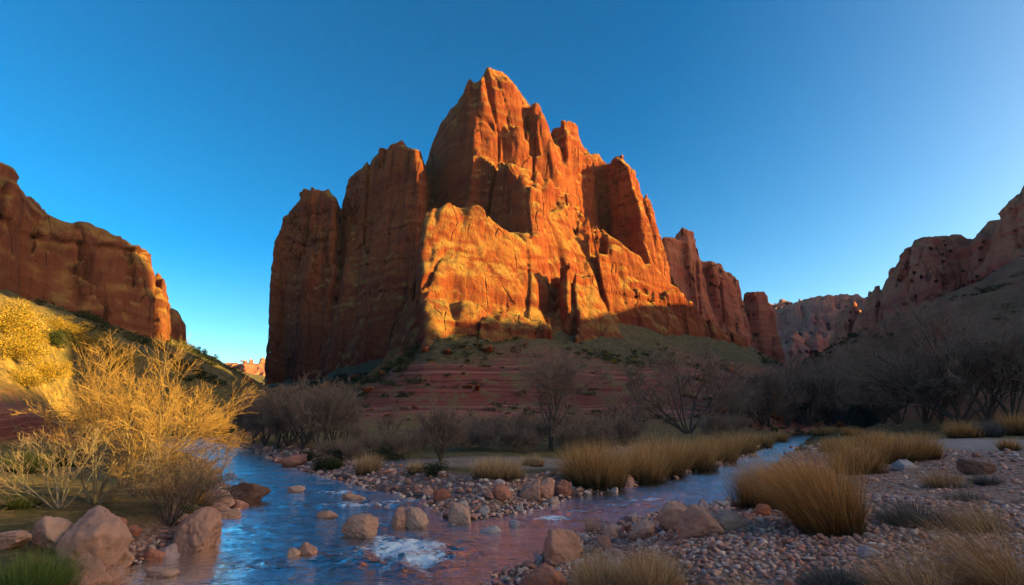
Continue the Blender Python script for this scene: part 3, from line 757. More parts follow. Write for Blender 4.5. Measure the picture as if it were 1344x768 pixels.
# px, py of the foot, width and height in picture pixels, seed, material, in_water, yaw, label
BOULDERS = [
 (470,706,50,30,3,M_boul,1,.3,'smooth rounded boulder standing alone in the middle of the river'),
 (522,694,32,25,5,M_boul,1,1.,'upright boulder of a touching pair in the river, the one away from the gravel point'),
 (545,694,34,27,8,M_boul,1,.2,'blunt boulder of a touching pair in the river, the one nearer the gravel point'),
 (385,647,26,9,9,M_boul,1,.2,'low flat rock breaking the water below the first riffle upstream'),
 (463,656,33,8,12,M_boul,1,.1,'low flat rock lying along the long white riffle'),
 (427,680,30,9,14,M_boul,1,.5,'low flat rock in calm dark water below the riffle'),
 (401,729,30,16,15,M_boul,1,.4,'larger of two small wet rocks sitting on the edge of a drop in the river'),
 (383,731,19,11,17,M_boul,1,.9,'smaller of two small wet rocks sitting on the edge of a drop in the river'),
 (210,757,44,10,19,M_boul,1,.1,'thin flat slab just above the dark water near the left bank'),
 (644,700,30,9,21,M_boul_pale,1,.2,'pale flat stone alone in brown shallow water off the gravel point'),
 (675,691,14,8,23,M_boul_pale,1,.2,'small pale stone alone in brown shallow water off the gravel point'),
 (62,768,22,10,24,M_boul,0,.2,'small rock half hidden behind the green grass tuft'),
 (602,687,32,25,25,M_boul,0,.3,'tall blocky boulder at the very tip of the gravel point'),
 (103,748,80,74,29,M_boul,0,.5,'largest pale angular boulder on the left bank'),
 (60,722,54,42,31,M_boul,0,.2,'squarish boulder leaning against the largest one on the left bank'),
 (254,724,62,54,35,M_boul,0,.8,'big smooth boulder at the water edge below the overhanging brush'),
 (276,712,34,22,37,M_boul,0,.3,'low boulder tucked behind the big smooth one at the water edge'),
 (148,746,42,26,39,M_boul,0,.1,'wedge shaped rock sloping from the largest boulder to the water'),
 (97,776,78,42,41,M_boul,0,.1,'broad tilted slab at the foot of the largest left bank boulder'),
 (140,766,28,20,43,M_boul,0,.6,'small rounded rock at the waterline beside the broad tilted slab'),
 (152,694,24,14,45,M_boul_red,0,.6,'orange flat stone on the grass between boulder and brush'),
 (172,702,22,11,47,M_boul_red,0,.1,'thin orange stone lying below another on the grass by the brush'),
 (12,722,40,24,49,M_boul,0,.3,'purplish rock half sunk in the grass behind the green tuft'),
 (196,736,30,14,50,M_boul_red,0,.3,'low rock on the muddy bank under the overhanging roots'),
 (317,661,56,27,51,M_boul_dark,0,.2,'dark wedge boulder jutting into the river in front of the left bank stones'),
 (283,676,34,16,53,M_boul,0,.3,'flat rock stacked beside the water behind the big smooth boulder'),
 (300,682,32,13,55,M_boul,0,.9,'flat rock lapped by water below the dark wedge boulder'),
 (290,662,30,18,57,M_boul,0,.4,'blocky rock at the left end of the dark wedge boulder'),
 (384,613,42,16,59,M_boul_red,0,.2,'reddish slab at the far bend where the middle bank begins'),
 (579,657,24,16,61,M_boul_red,0,.2,'reddish rock where the grass meets the pebbles on the middle bank'),
 (658,660,30,20,63,M_boul_red,0,.2,'orange boulder among grey cobbles on the middle bank'),
 (695,656,30,26,65,M_boul,0,.7,'tall grey pink boulder on the middle bank in front of the grass'),
 (716,655,26,26,67,M_boul,0,.4,'leaning purple grey boulder beside the tall one on the middle bank'),
 (740,651,24,20,69,M_boul_red,0,.4,'rounded boulder under the biggest straw grass clump'),
 (822,637,22,14,71,M_boul_red,0,.4,'red brown block under the overhanging straw grass row'),
 (738,742,54,46,73,M_boul,0,.5,'large leaning boulder on the right gravel bar beside the shallows'),
 (926,706,62,40,76,M_boul,0,.5,'big angular pinkish boulder in the middle of the right gravel bar'),
 (884,694,42,34,77,M_boul,0,.3,'split boulder in front of the tiny yellow tuft on the gravel bar'),
 (962,696,44,24,79,M_boul,0,.2,'low jagged slab behind the big angular pinkish boulder'),
 (848,706,38,22,80,M_boul,0,.2,'rounded pink boulder near the water on the right gravel bar'),
 (1289,623,50,20,81,M_boul_dark,0,.1,'dark red brown flat topped boulder at the edge of the sandy track'),
 (1190,618,40,14,83,M_boul_pale,0,.1,'pale flat slab in front of the straw grass bank'),
 (1143,734,36,16,85,M_boul_pale,0,.3,'flat lavender stone on the gravel below the tall leaning grass clump'),
 (1268,742,36,15,87,M_boul_pale,0,.5,'bluish white stone half covered by thin yellow grass'),
 (718,778,64,32,89,M_boul_red,0,.3,'low red rock at the bottom edge of the gravel bar'),
 (808,757,34,22,91,M_boul_pale,0,.5,'pale blue grey stone beside the grey grass clump'),
 (1002,676,24,13,92,M_boul_red,0,.5,'small orange stone at the foot of the wide straw grass clump'),
]
placed = []
for px, py, wp, hp, seed, mat, wet, yaw, label in BOULDERS:
    if wet: x, y = ground(px, py, 0.0); z = 0.0
    else:
        x, y, z = hit(px, py); z = max(z, -0.05)
    dep = y * CT + (z - CAMZ) * ST
    W = wp / FPX * dep; H = hp / FPX * dep
    p, f = rock_verts(seed, 5, 17, 0.045, 0.12, 0.8, 0.28)
    c_, s_ = math.cos(yaw), math.sin(yaw)
    p = p @ np.array([[c_, s_, 0], [-s_, c_, 0], [0, 0, 1]], F32)
    p[:, 0] /= np.ptp(p[:, 0]); p[:, 1] /= np.ptp(p[:, 1]); p[:, 2] /= np.ptp(p[:, 2]); p[:, 2] -= p[:, 2].min()
    Dp = min(W * 0.9, max(W * .6, H * 1.2)); bury = 0.28 * H + 0.03
    p = p * np.array([W, Dp, H + bury], F32)
    o = link('boulder', mesh_np('boulder', p, f, mat), None, (x, y + Dp * 0.25, z - bury))
    tag(o, label, 'boulder')
    placed.append((x, y + Dp * .25, W * .5))
# --- cobbles: jittered grids, coarser ones first
def scatter(spacing, smin, smax, rmax, prob, dmax):
    n = int(2 * rmax / spacing); g = np.random.default_rng(int(spacing * 1000))
    ii, jj = np.meshgrid(np.arange(n), np.arange(n), indexing='ij')
    x = (ii.ravel() + g.uniform(.08, .92, n * n)) * spacing - rmax; y = (jj.ravel() + g.uniform(.08, .92, n * n)) * spacing
    k = (y > 4.2) & (np.abs(x) < 0.98 * y + 1.2) & (np.hypot(x, y) < rmax); x, y = x[k], y[k]
    z, d, lf, rt, zl, zr, za, fd = terrain(x, y, True)
    lim = np.where(lf, 0.55, np.where(rt, dmax, 1.9))
    k = (d > -0.28) & (d < lim) & (np.maximum(np.maximum(zl, zr), za) < 0.3) & (y < 32 + 30 * (d < 1.6))
    pr = prob(d, y); k &= g.random(len(x)) < pr
    st = ground(1330, 590, 0.6); k &= np.hypot((x - st[0] - 3) / 1.25, y - st[1] + .5) > 6.5
    s = g.uniform(0, 1, len(x)) ** 1.6 * (smax - smin) + smin
    return np.stack([x, y, z, s, d, lf * 1.0 + rt * 2.0], 1)[k]
L1 = scatter(0.62, .20, .42, 46, lambda d, y: np.where(d < 1.6, .5, .05), 9)
L2 = scatter(0.25, .10, .20, 40, lambda d, y: np.where(d < 1.8, .8, .16), 12)
L3 = scatter(0.115, .05, .125, 15, lambda d, y: np.where(d < 1.0, .9, .8), 14)
L4 = scatter(0.075, .035, .075, 9.5, lambda d, y: 0 * d + .75, 14)
S = np.concatenate([L1, L2, L3, L4])
k = np.ones(len(S), bool)
for bx, by, br in placed: k &= np.hypot(S[:, 0] - bx, S[:, 1] - by) > br * 0.8
S = S[k]
# thin out what sits on a bigger stone
order = np.argsort(-S[:, 3]); S = S[order]
cell = {}; keepi = []
for i, (x, y, z, s, d, cl) in enumerate(S):
    cx, cy = int(x / .3), int(y / .3); ok = True
    for ax in (cx - 1, cx, cx + 1):
        for ay in (cy - 1, cy, cy + 1):
            for (qx, qy, qs) in cell.get((ax, ay), ()):
                if (qx - x) ** 2 + (qy - y) ** 2 < (0.40 * (qs + s)) ** 2: ok = False; break
            if not ok: break
        if not ok: break
    if ok: cell.setdefault((cx, cy), []).append((x, y, s)); keepi.append(i)
S = S[keepi]
app = S[:, 3] / S[:, 1] * ((np.abs(S[:, 0]) < 0.9 * S[:, 1]) & (S[:, 1] > 7.0))
order = np.argsort(-app); big, rest = S[order[:300]], S[order[300:]]
cv = [mesh_np('cobble', *rock_verts(200 + i, 4, 12, 0.06, 0.08, 0.66, 0.25), M_cob) for i in range(10)]
CL = {0: ('rounded pink grey river cobble on the edge of the middle bank', 'cobbles along the middle bank'),
      1: ('rounded pink river cobble at the foot of the left bank', 'cobbles along the left bank'),
      2: ('rounded pink grey cobble lying on the right gravel bar', 'cobbles on the right gravel bar')}
g = np.random.default_rng(5)
for x, y, z, s, d, cl in big:
    o = link('cobble', cv[g.integers(10)], None, (x, y, z + s * 0.13), g.uniform(0, 6.28), (s, s * g.uniform(.7, 1), s * g.uniform(.75, 1.1)))
    o.rotation_euler = (g.uniform(-.25, .25), g.uniform(-.25, .25), g.uniform(0, 6.28))
    tag(o, CL[int(min(cl, 2))][0], 'cobble', CL[int(min(cl, 2))][1])
PAL = 1.28 * np.array([(0.50, .22, .145), (0.56, .29, .20), (0.42, .165, .10), (.50, .33, .27), (.40, .235, .20), (.58, .38, .29), (.50, .245, .17), (.52, .27, .19), (.36, .155, .11)])
def stamp(S, variants):
    Vs, Fs, Ts = [], [], []; off = 0
    which = g.integers(0, len(variants), len(S))
    for k, (v, f) in enumerate(variants):
        q = S[which == k]; n = len(q)
        if not n: continue
        an = g.uniform(0, 6.28, n); c_, s_ = np.cos(an), np.sin(an)
        ti = g.uniform(-.35, .35, n); sc3 = q[:, 3:4] * np.stack([np.ones(n), g.uniform(.65, 1, n), g.uniform(.7, 1.15, n)], 1)
        p = v[None] * sc3[:, None, :]
        p = np.stack([p[..., 0], p[..., 1] * np.cos(ti)[:, None] - p[..., 2] * np.sin(ti)[:, None], p[..., 1] * np.sin(ti)[:, None] + p[..., 2] * np.cos(ti)[:, None]], -1)
        p = np.stack([p[..., 0] * c_[:, None] - p[..., 1] * s_[:, None], p[..., 0] * s_[:, None] + p[..., 1] * c_[:, None], p[..., 2]], -1)
        p += np.stack([q[:, 0], q[:, 1], q[:, 2] + q[:, 3] * .12], 1)[:, None]
        tc = PAL[g.integers(0, len(PAL), n)] * g.uniform(.75, 1.2, (n, 1))
        Vs.append(p.reshape(-1, 3)); Ts.append(np.repeat(tc, len(v), 0))
        Fs.append((f[None] + (off + len(v) * np.arange(n))[:, None, None]).reshape(-1, 3)); off += n * len(v)
    return np.concatenate(Vs), np.concatenate(Fs), np.concatenate(Ts)
nearm = rest[:, 3] / rest[:, 1] > 0.011
a1 = stamp(rest[nearm], [rock_verts(300 + i, 3, 11, .05, .08, .68, .15) for i in range(6)])
a2 = stamp(rest[~nearm], [rock_verts(320 + i, 2, 11, .06, .06, .68, .2) for i in range(6)])
V = np.concatenate([a1[0], a2[0]]); Fq = np.concatenate([a1[1], a2[1] + len(a1[0])]); tint = np.concatenate([a1[2], a2[2]])
tag(link('river_gravel', mesh_np('river_gravel', V, Fq, M_stones, attrs={'tint': tint})), 'pink and grey river pebbles covering the banks and gravel bar', 'gravel', None, 'stuff')
print('stones', len(S), len(V), time.time() - T0)

# ------------------------------------------------------------------ grass, trees, shrubs
def plant_material(name, stops, rough=0.8, trans=0.25, rnd=0.5):
    m = NT(name); t = m.attr('tip'); q = m.attr('rnd')
    c = m.ramp(t, stops)
    k = m.maprange(q, 0, 1, 1 - rnd, 1 + rnd)
    c = m.mix(1.0, c, m.n('ShaderNodeCombineXYZ', {0: k, 1: k, 2: k}).outputs[0], 'MULTIPLY')
    d = m.n('ShaderNodeBsdfDiffuse', {'Color': c, 'Roughness': 0.6})
    tl = m.n('ShaderNodeBsdfTranslucent', {'Color': c})
    x = m.n('ShaderNodeMixShader', {0: trans, 1: d.outputs[0], 2: tl.outputs[0]})
    m.t.links.new(x.outputs[0], m.out.inputs[0]); return m.m
M_straw = plant_material('straw_grass', [(0, (0.05, 0.04, 0.022)), (0.3, (0.2, 0.10, 0.04)), (0.6, (0.52, 0.25, 0.08)), (1, (0.82, 0.48, 0.20))])  # straw tips; bases darkened to paint in the clump's self-shadow
M_pale = plant_material('dry_grass', [(0, (0.10, 0.07, 0.04)), (0.4, (0.44, 0.25, 0.115)), (1, (0.78, 0.5, 0.25))])
M_green = plant_material('green_grass', [(0, (0.03, 0.05, 0.012)), (0.5, (0.11, 0.16, 0.03)), (1, (0.26, 0.28, 0.07))])
M_reed = plant_material('dark_reeds', [(0, (0.02, 0.025, 0.01)), (0.5, (0.06, 0.07, 0.022)), (1, (0.14, 0.13, 0.05))])
M_grey = plant_material('sage', [(0, (0.06, 0.05, 0.045)), (0.5, (0.13, 0.115, 0.1)), (1, (0.24, 0.21, 0.175))])
def blades(n, h, rad, lean=(0, 0), spread=0.5, droop=0.25, wid=0.006, seed=0, hv=0.35, K=6, dome=0.6):
    g = np.random.default_rng(seed)
    rr = rad * np.sqrt(g.random(n)); an = g.uniform(0, 2 * np.pi, n)
    root = np.stack([rr * np.cos(an), rr * np.sin(an), 0 * rr], 1)
    hh = h * (1 - hv * g.random(n)) * (1 - dome * 0.35 * (rr / rad) ** 2)
    out = np.stack([np.cos(an), np.sin(an)], 1) * (rr / rad)[:, None] * spread + g.normal(0, 0.17, (n, 2)) + np.array(lean)
    dr = np.concatenate([out, np.ones((n, 1))], 1); dr /= np.linalg.norm(dr, axis=1)[:, None]
    t = np.linspace(0, 1, K)
    P = root[:, None] + dr[:, None] * (hh[:, None] * t[None])[..., None]
    dd = (out + g.normal(0, .25, (n, 2))); bend = droop * hh[:, None, None] * (t ** 2.2)[None, :, None]
    P[..., :2] += bend * dd[:, None]; P[..., 2] -= (bend[..., 0] * np.linalg.norm(dd, axis=1)[:, None]) * 0.6
    side = np.stack([-np.sin(an + g.normal(0, 1.2, n)), np.cos(an + g.normal(0, 1.2, n)), 0 * an], 1)
    wv = (wid * g.uniform(.6, 1.3, n))[:, None] * (1 - 0.85 * t[None] ** 1.5)
    Lv = P - side[:, None] * wv[..., None] / 2; Rv = P + side[:, None] * wv[..., None] / 2
    V = np.stack([Lv, Rv], 2).reshape(-1, 3)
    b = (np.arange(n) * K * 2)[:, None] + (np.arange(K - 1) * 2)[None]
    b = b.ravel(); F = np.stack([b, b + 1, b + 3, b + 2], 1)
    tip = np.repeat(np.broadcast_to(t, (n, K)).ravel(), 2) * np.repeat(g.uniform(.75, 1.1, n), K * 2)
    rnd = np.repeat(g.random(n), K * 2)
    return V, F, tip, rnd
def tuft_mesh(name, mat, parts):
    Vs, Fs, ts, rs = [], [], [], []; o = 0
    for kw in parts:
        off = kw.pop('at', (0, 0, 0))
        V, F, t, q = blades(**kw); Vs.append(V + np.array(off)); Fs.append(F + o); ts.append(t); rs.append(q); o += len(V)
    return mesh_np(name, np.concatenate(Vs), np.concatenate(Fs), mat, True, {'tip': np.concatenate(ts), 'rnd': np.concatenate(rs)})
# px, py foot, width px, height px, blades, lean x, material, kind, label, group
GR = 'straw grass clumps along the middle bank'; GS = 'straw grass clumps on the right bank'
CLUMPS = [
 (785,641,98,74,2600,.0,M_straw,'grass_clump','largest straw grass clump on the middle bank, nearest the river',GR),
 (842,634,66,58,1500,.05,M_straw,'grass_clump','straw grass clump directly right of the largest one on the middle bank',GR),
 (870,626,80,66,1700,.0,M_straw,'grass_clump','tall ochre grass clump in the middle of the bank row under the bare tree',GR),
 (912,618,66,52,1300,.1,M_straw,'grass_clump','straw grass clump overhanging the water right of the bare tree trunk',GR),
 (948,607,60,46,1100,.08,M_straw,'grass_clump','straw grass clump where the middle bank starts to narrow',GR),
 (976,597,44,36,800,.1,M_straw,'grass_clump','smaller straw grass clump near the far bend of the right stream',GR),
 (1003,587,34,24,500,.0,M_straw,'grass_clump','small rounded grass clump at the far bend of the right stream',GR),
 (1024,580,26,18,400,.0,M_straw,'grass_clump','last tiny grass clump on the middle bank by the far bend',GR),
 (652,628,76,34,1500,.0,M_pale,'grass_clump','low pale grass clump on the green point in front of the tall thin tree',None),
 (481,622,42,34,700,.1,M_pale,'grass_clump','pale grass tuft among grey shrubs above the pebble bank',None),
 (545,622,30,22,400,.0,M_pale,'grass_clump','short dry tuft left of the dark round bush',None),
 (700,612,40,20,500,.0,M_pale,'grass_clump','thin dry tuft behind the low pale clump',None),
 (1020,668,100,80,2600,-.1,M_straw,'grass_clump','wide straw grass clump overhanging the water on the right bank',GS),
 (1100,700,118,136,3200,-.32,M_straw,'grass_clump','tallest straw grass clump leaning left on the gravel bar',GS),
 (1068,642,60,40,1300,-.1,M_straw,'grass_clump','straw grass clump behind the wide overhanging one',GS),
 (1130,622,76,54,1600,-.05,M_straw,'grass_clump','broad straw grass clump behind the tallest leaning one',GS),
 (1176,608,72,48,1300,.0,M_straw,'grass_clump','broad straw grass clump behind the pale flat slab',GS),
 (1216,603,54,44,1000,.05,M_straw,'grass_clump','straw grass clump with a green base at the edge of the sandy track',GS),
 (1108,594,56,26,900,-.05,M_straw,'grass_clump','straw grass clump on the right bank at the far bend of the stream',GS),
 (1150,588,70,30,900,.0,M_straw,'grass_clump','low straw grass clump in front of the dark leaning tree',GS),
 (1085,572,40,16,400,.0,M_straw,'grass_clump','tiny straw clump beyond the far bend under the dark trees',GS),
 (1120,572,36,16,400,.0,M_straw,'grass_clump','tiny straw clump below the dark leaning tree crown',GS),
 (1266,575,44,30,700,.0,M_straw,'grass_clump','round straw clump across the sandy track, left one of two',None),
 (1301,574,42,28,700,.0,M_grey,'grass_clump','round grey clump across the sandy track, right one of two',None),
 (1338,572,40,40,700,.0,M_straw,'grass_clump','ochre grass clump at the right frame edge beyond the track',None),
 (1328,592,30,22,500,.0,M_straw,'grass_clump','small straw tuft standing on the sandy track',None),
 (790,790,84,76,1500,.0,M_pale,'grass_clump','golden grass clump at the bottom edge beside the large leaning boulder',None),
 (858,788,84,76,1700,.05,M_pale,'grass_clump','greyish grass clump at the bottom edge right of the golden one',None),
 (778,700,34,34,160,.1,M_pale,'grass_clump','sparse dry stalks growing between boulders by the right stream',None),
 (745,712,22,30,50,.0,M_pale,'grass_clump','few thin dry stalks behind the large leaning boulder',None),
 (901,672,24,14,220,.0,M_green,'grass_clump','tiny yellow green tuft among the gravel bar stones',None),
 (1245,640,66,36,420,-.3,M_pale,'grass_clump','thin dry grass leaning left near the dark flat topped boulder',None),
 (1330,790,150,150,900,-.5,M_pale,'grass_clump','tall thin yellow grass leaning left in the right bottom corner',None),
 (1215,800,130,100,800,-.35,M_pale,'grass_clump','sparse golden grass at the bottom edge below the lavender stone',None),
 (1300,700,90,70,420,-.5,M_pale,'grass_clump','thin dry grass leaning over the grey sage cushion',None),
 (980,790,60,40,220,.0,M_pale,'grass_clump','thin stubble of dry grass at the bottom edge of the gravel bar',None),
 (1208,692,96,40,1500,.0,M_grey,'sage_cushion','dark grey sage cushion right of the tallest leaning grass clump',None),
 (1105,776,90,34,1200,.0,M_grey,'sage_cushion','grey sage cushion at the bottom edge under the lavender stone',None),
 (1300,636,40,18,500,.0,M_grey,'sage_cushion','small grey sage cushion behind the dark flat topped boulder',None),
 (1275,660,60,20,600,.0,M_grey,'sage_cushion','low grey sage cushion right of the thin leaning grass',None),
 (1073,730,26,12,300,.0,M_grey,'sage_cushion','tiny grey sage cushion on the gravel near the tallest grass clump',None),
 (30,790,104,72,1700,.1,M_green,'grass_tuft','bright green grass tuft in the left bottom corner',None),
 (258,664,40,30,500,.1,M_straw,'grass_tuft','short orange grass at the edge of the left bank above the big smooth boulder',None),
 (244,672,36,16,420,.1,M_green,'grass_tuft','short green grass under the overhanging brush on the left bank',None),
 (28,622,60,40,700,.0,M_reed,'grass_tuft','dark green reeds behind the pale bare shrub',None),
 (80,612,60,34,700,.0,M_reed,'grass_tuft','dark green reeds behind the golden tree',None),
 (20,668,60,26,700,.2,M_reed,'grass_tuft','long dark grass at the left frame edge beside the squarish boulder',None),
 (215,650,60,26,600,.1,M_pale,'grass_tuft','dry grass mat between the golden tree and the brush',None),
 (438,616,24,20,420,.0,M_reed,'grass_tuft','narrow green tuft beside the grey round shrub on the pebble bank',None),
]
for i, (px, py, wp, hp, n, lx, mat, nm, label, grp) in enumerate(CLUMPS):
    x, y, z = hit(px, min(py, 768 + 40))
    dep = y * CT + (z - CAMZ) * ST; W = wp / FPX * dep; H = hp / FPX * dep
    bw = max(0.005, dep * 0.0006)
    if nm == 'sage_cushion': kw = dict(n=n, h=H * 1.15, rad=W * .36, lean=(0, 0), spread=1.0, droop=.15, wid=bw * .8, hv=.5)
    elif n < 1000 and mat is M_pale and y < 16: kw = dict(n=n, h=H * 1.1, rad=W * .3, lean=(lx, 0), spread=.35, droop=.35, wid=bw * .8, hv=.65)
    else: kw = dict(n=int(n * 1.5), h=H * 1.04, rad=W * .33, lean=(lx, 0), spread=.30, droop=.3, wid=bw * .8, hv=.68)
    g2 = np.random.default_rng(900 + i)
    parts = [dict(kw, seed=i * 7 + 1)]
    sub = 3 if n >= 400 else 1
    if n >= 400 and nm != 'sage_cushion':
        parts.append(dict(kw, n=n // 9, h=kw['h'] * 1.12, spread=kw['spread'] * 1.9, droop=.75, wid=kw['wid'] * .8, hv=.35, seed=i * 7 + 6))
    for q in range(sub):   # side shoots break the outline
        k2 = dict(kw); k2['n'] = max(20, n // 6); k2['h'] *= g2.uniform(.55, 1.0); k2['rad'] *= .55
        k2['at'] = (g2.uniform(-.42, .42) * W * .8, g2.uniform(-.4, .2) * W * .6, 0); k2['seed'] = i * 7 + 2 + q; parts.append(k2)
    o = link(nm, tuft_mesh(nm, mat, parts), None, (x, y + W * .12, z - 0.02))
    tag(o, label, 'grass' if nm != 'sage_cushion' else 'shrub', grp)
print('grass', time.time() - T0)

# --- bare trees
def bark_material(name, a, b):
    m = NT(name); p = pos(m); n = m.noise(m.vmul(p, (6, 6, 1.5)), 4.0, 5, 0.65)
    m.surf(m.ramp(n, [(0.3, a), (0.7, b)]), 0.9, m.bump(n, 0.01, 1.0), 0.15); return m.m
M_bark = bark_material('grey_bark', (0.05, 0.037, 0.03), (0.13, 0.095, 0.075))
M_twig = bark_material('brown_twigs', (0.19, 0.12, 0.085), (0.34, 0.22, 0.16))
M_gbark = bark_material('golden_bark', (0.2, 0.13, 0.07), (0.40, 0.28, 0.15))
M_gtwig = bark_material('golden_twigs', (0.31, 0.155, 0.055), (0.50, 0.275, 0.095))
M_pbark = bark_material('pale_bark', (0.13, 0.10, 0.08), (0.27, 0.21, 0.175))
def tubes(P, R, sides):
    B, K, _ = P.shape
    Tn = np.gradient(P, axis=1); Tn /= np.linalg.norm(Tn, axis=2, keepdims=True) + 1e-9
    ref = np.where(np.abs(Tn[..., 2:3]) > .9, np.array([1., 0, 0]), np.array([0, 0, 1.]))
    A = np.cross(Tn, ref); A /= np.linalg.norm(A, axis=2, keepdims=True) + 1e-9
    C = np.cross(Tn, A); an = np.arange(sides) * 2 * np.pi / sides
    V = P[:, :, None] + R[:, :, None, None] * (A[:, :, None] * np.cos(an)[None, None, :, None] + C[:, :, None] * np.sin(an)[None, None, :, None])
    f = grid_faces(K, sides, True)
    F = (f[None] + (np.arange(B) * K * sides)[:, None, None]).reshape(-1, 4)
    return V.reshape(-1, 3), F
def wander(g, start, dirs, L, K, wob, up):
    B = len(start); P = np.zeros((B, K, 3)); P[:, 0] = start; d = dirs.copy()
    for k in range(1, K):
        d = d + g.normal(0, wob, (B, 3)); d[:, 2] += up
        d /= np.linalg.norm(d, axis=1, keepdims=True)
        P[:, k] = P[:, k - 1] + d * (L / (K - 1))[:, None]
    return P
def children(g, P, R, n, lr, ang, K, wob, up, t0=.25, rr=.55, lenv=.35, tipr=.35):
    B = len(P); Kp = P.shape[1]
    pi = np.repeat(np.arange(B), n); t = (t0 + (1 - t0) * ((np.tile(np.arange(n), B) + g.random(B * n)) / n)) * (Kp - 1)
    k = np.clip(t.astype(int), 0, Kp - 2); f = (t - k)[:, None]
    st = P[pi, k] * (1 - f) + P[pi, k + 1] * f
    tg = P[pi, k + 1] - P[pi, k]; tg /= np.linalg.norm(tg, axis=1, keepdims=True) + 1e-9
    rd = g.normal(size=tg.shape); rd -= (rd * tg).sum(1, keepdims=True) * tg; rd /= np.linalg.norm(rd, axis=1, keepdims=True)
    a = np.radians(ang) * g.uniform(.65, 1.3, len(tg))[:, None]
    d = tg * np.cos(a) + rd * np.sin(a)
    plen = np.linalg.norm(np.diff(P, axis=1), axis=2).sum(1)[pi]
    L = plen * lr * g.uniform(1 - lenv, 1 + lenv, len(tg)) * (1.15 - .5 * t / (Kp - 1))
    Q = wander(g, st, d, L, K, wob, up)
    r0 = (R[pi, k] * (1 - f[:, 0]) + R[pi, k + 1] * f[:, 0]) * rr
    return Q, r0[:, None] * np.linspace(1, tipr, K)[None]
def bare_tree(seed, stems, h, r0, levels, twig_r, spread=.5, wob=.16, up=.05, lean=(0, 0), K0=9, splay0=0.0, stem_dirs=None):
    """returns (trunk V,F), (crown V,F)"""
    g = np.random.default_rng(seed)
    an = g.uniform(0, 6.28, stems) + np.arange(stems) * 2.4
    tilt = g.uniform(.25, 1.0, stems) * spread + splay0
    d = np.stack([np.cos(an) * tilt + lean[0], np.sin(an) * tilt + lean[1], np.ones(stems)], 1)
    if stem_dirs is not None: d = np.array(stem_dirs, float)
    stems = len(d); L = h * np.linalg.norm(d, axis=1) ** .35 * g.uniform(.8, 1.05, stems)
    d /= np.linalg.norm(d, axis=1, keepdims=True)
    st = np.stack([np.cos(an[:1].repeat(stems) + np.arange(stems)) * r0 * .8, np.sin(np.arange(stems) * 2.1) * r0 * .8, np.full(stems, -.08)], 1)
    P = wander(g, st, d, L, K0, wob * .55, up * .6); R = (r0 * g.uniform(.6, 1, stems))[:, None] * np.linspace(1, .22, K0)[None] ** 1.1
    tv, tf = tubes(P, R, 7); TV, TF = [tv], [tf]; CV, CF = [], []; to = len(tv); co = 0
    for i, (n, lr, ang, K, rr) in enumerate(levels):
        P, R = children(g, P, R, n, lr, ang, K, wob * (.75, .5, .42, .4)[i], up * .7, t0=.22 if i else .25, rr=rr)
        R = np.maximum(R, twig_r * (1.0 if i < len(levels) - 1 else .8))
        if i == len(levels) - 1: R = np.maximum(twig_r * np.linspace(1, .45, K)[None], R * 0)
        v, f = tubes(P, R, 6 if i == 0 else (4 if i == 1 else 3))
        if i == 0: TV.append(v); TF.append(f + to); to += len(v)
        else: CV.append(v); CF.append(f + co); co += len(v)
    return (np.concatenate(TV), np.concatenate(TF)), (np.concatenate(CV), np.concatenate(CF))
def tree_obj(name, seed, px, py, label, cat, mats, grp=None, zoff=0, yy=None, **kw):
    if yy is None: x, y, z = hit(px, py)
    else: y = yy; x = xpx(px, y, 1.0); z = tz(x, y)
    top = kw.pop('top', None)
    (tv, tf), (cv_, cf) = bare_tree(seed, **kw)
    if top:
        k_ = top / np.percentile(cv_[:, 2], 99.7)
        tv = tv * k_; cv_ = cv_ * k_
    root = link(name, None, None, (x, y, z)); tag(root, label, cat, grp)
    link('trunk', mesh_np('trunk', tv, tf, mats[0]), root); link('crown', mesh_np('crown', cv_, cf, mats[1]), root)
    return root
def dscale(px, py):
    x, y, z = hit(px, py); return (y * CT + (z - CAMZ) * ST) / FPX
GG = (M_gbark, M_gtwig); BB = (M_bark, M_twig)
s = dscale(140, 668)
tree_obj('bare_tree', 11, 124, 660, 'golden sunlit bare shrub tree spreading over the left bank', 'tree', GG, stems=9, h=150 * s, top=232 * s, r0=.045, twig_r=.0022,
         levels=[(8, .62, 33, 8, .55), (8, .52, 35, 7, .55), (6, .52, 36, 6, .6), (3, .5, 35, 4, .7)], wob=.13, up=.03,
         stem_dirs=[(1.25,.1,.62),(1.0,-.2,.85),(.75,.3,1.),(.45,-.2,1.1),(.2,.2,1.2),(-.1,-.1,1.2),(-.3,.3,1.1),(1.5,.3,.95),(-.55,0,.9)])
s = dscale(80, 668)
tree_obj('bare_shrub', 12, 78, 668, 'pale leafless shrub with bent grey stems at the left edge', 'shrub', (M_pbark, M_twig), stems=12, h=88 * s, r0=.02, twig_r=.003,
         levels=[(5, .5, 34, 6, .6), (5, .5, 38, 5, .6), (4, .55, 36, 4, .7)], wob=.16, up=.06,
         stem_dirs=[(-1.5,-.2,.4),(-1.3,.2,.65),(-1.,-.3,.9),(-.7,.3,1.1),(-.4,-.2,1.2),(-.1,.2,1.2),(.4,-.3,1.1),(-1.8,.3,.35),(.8,.1,.9),(-.5,.4,1.)])
s = dscale(225, 690)
tree_obj('brush', 13, 222, 690, 'tangled brown brush overhanging the water on the left bank', 'shrub', (M_bark, M_twig), stems=16, h=88 * s, r0=.014, twig_r=.0032,
         levels=[(6, .5, 30, 6, .6), (6, .5, 34, 5, .6), (4, .55, 34, 4, .7)], wob=.15, up=.03, spread=.85, lean=(.25, -.1))
s = dscale(150, 648)
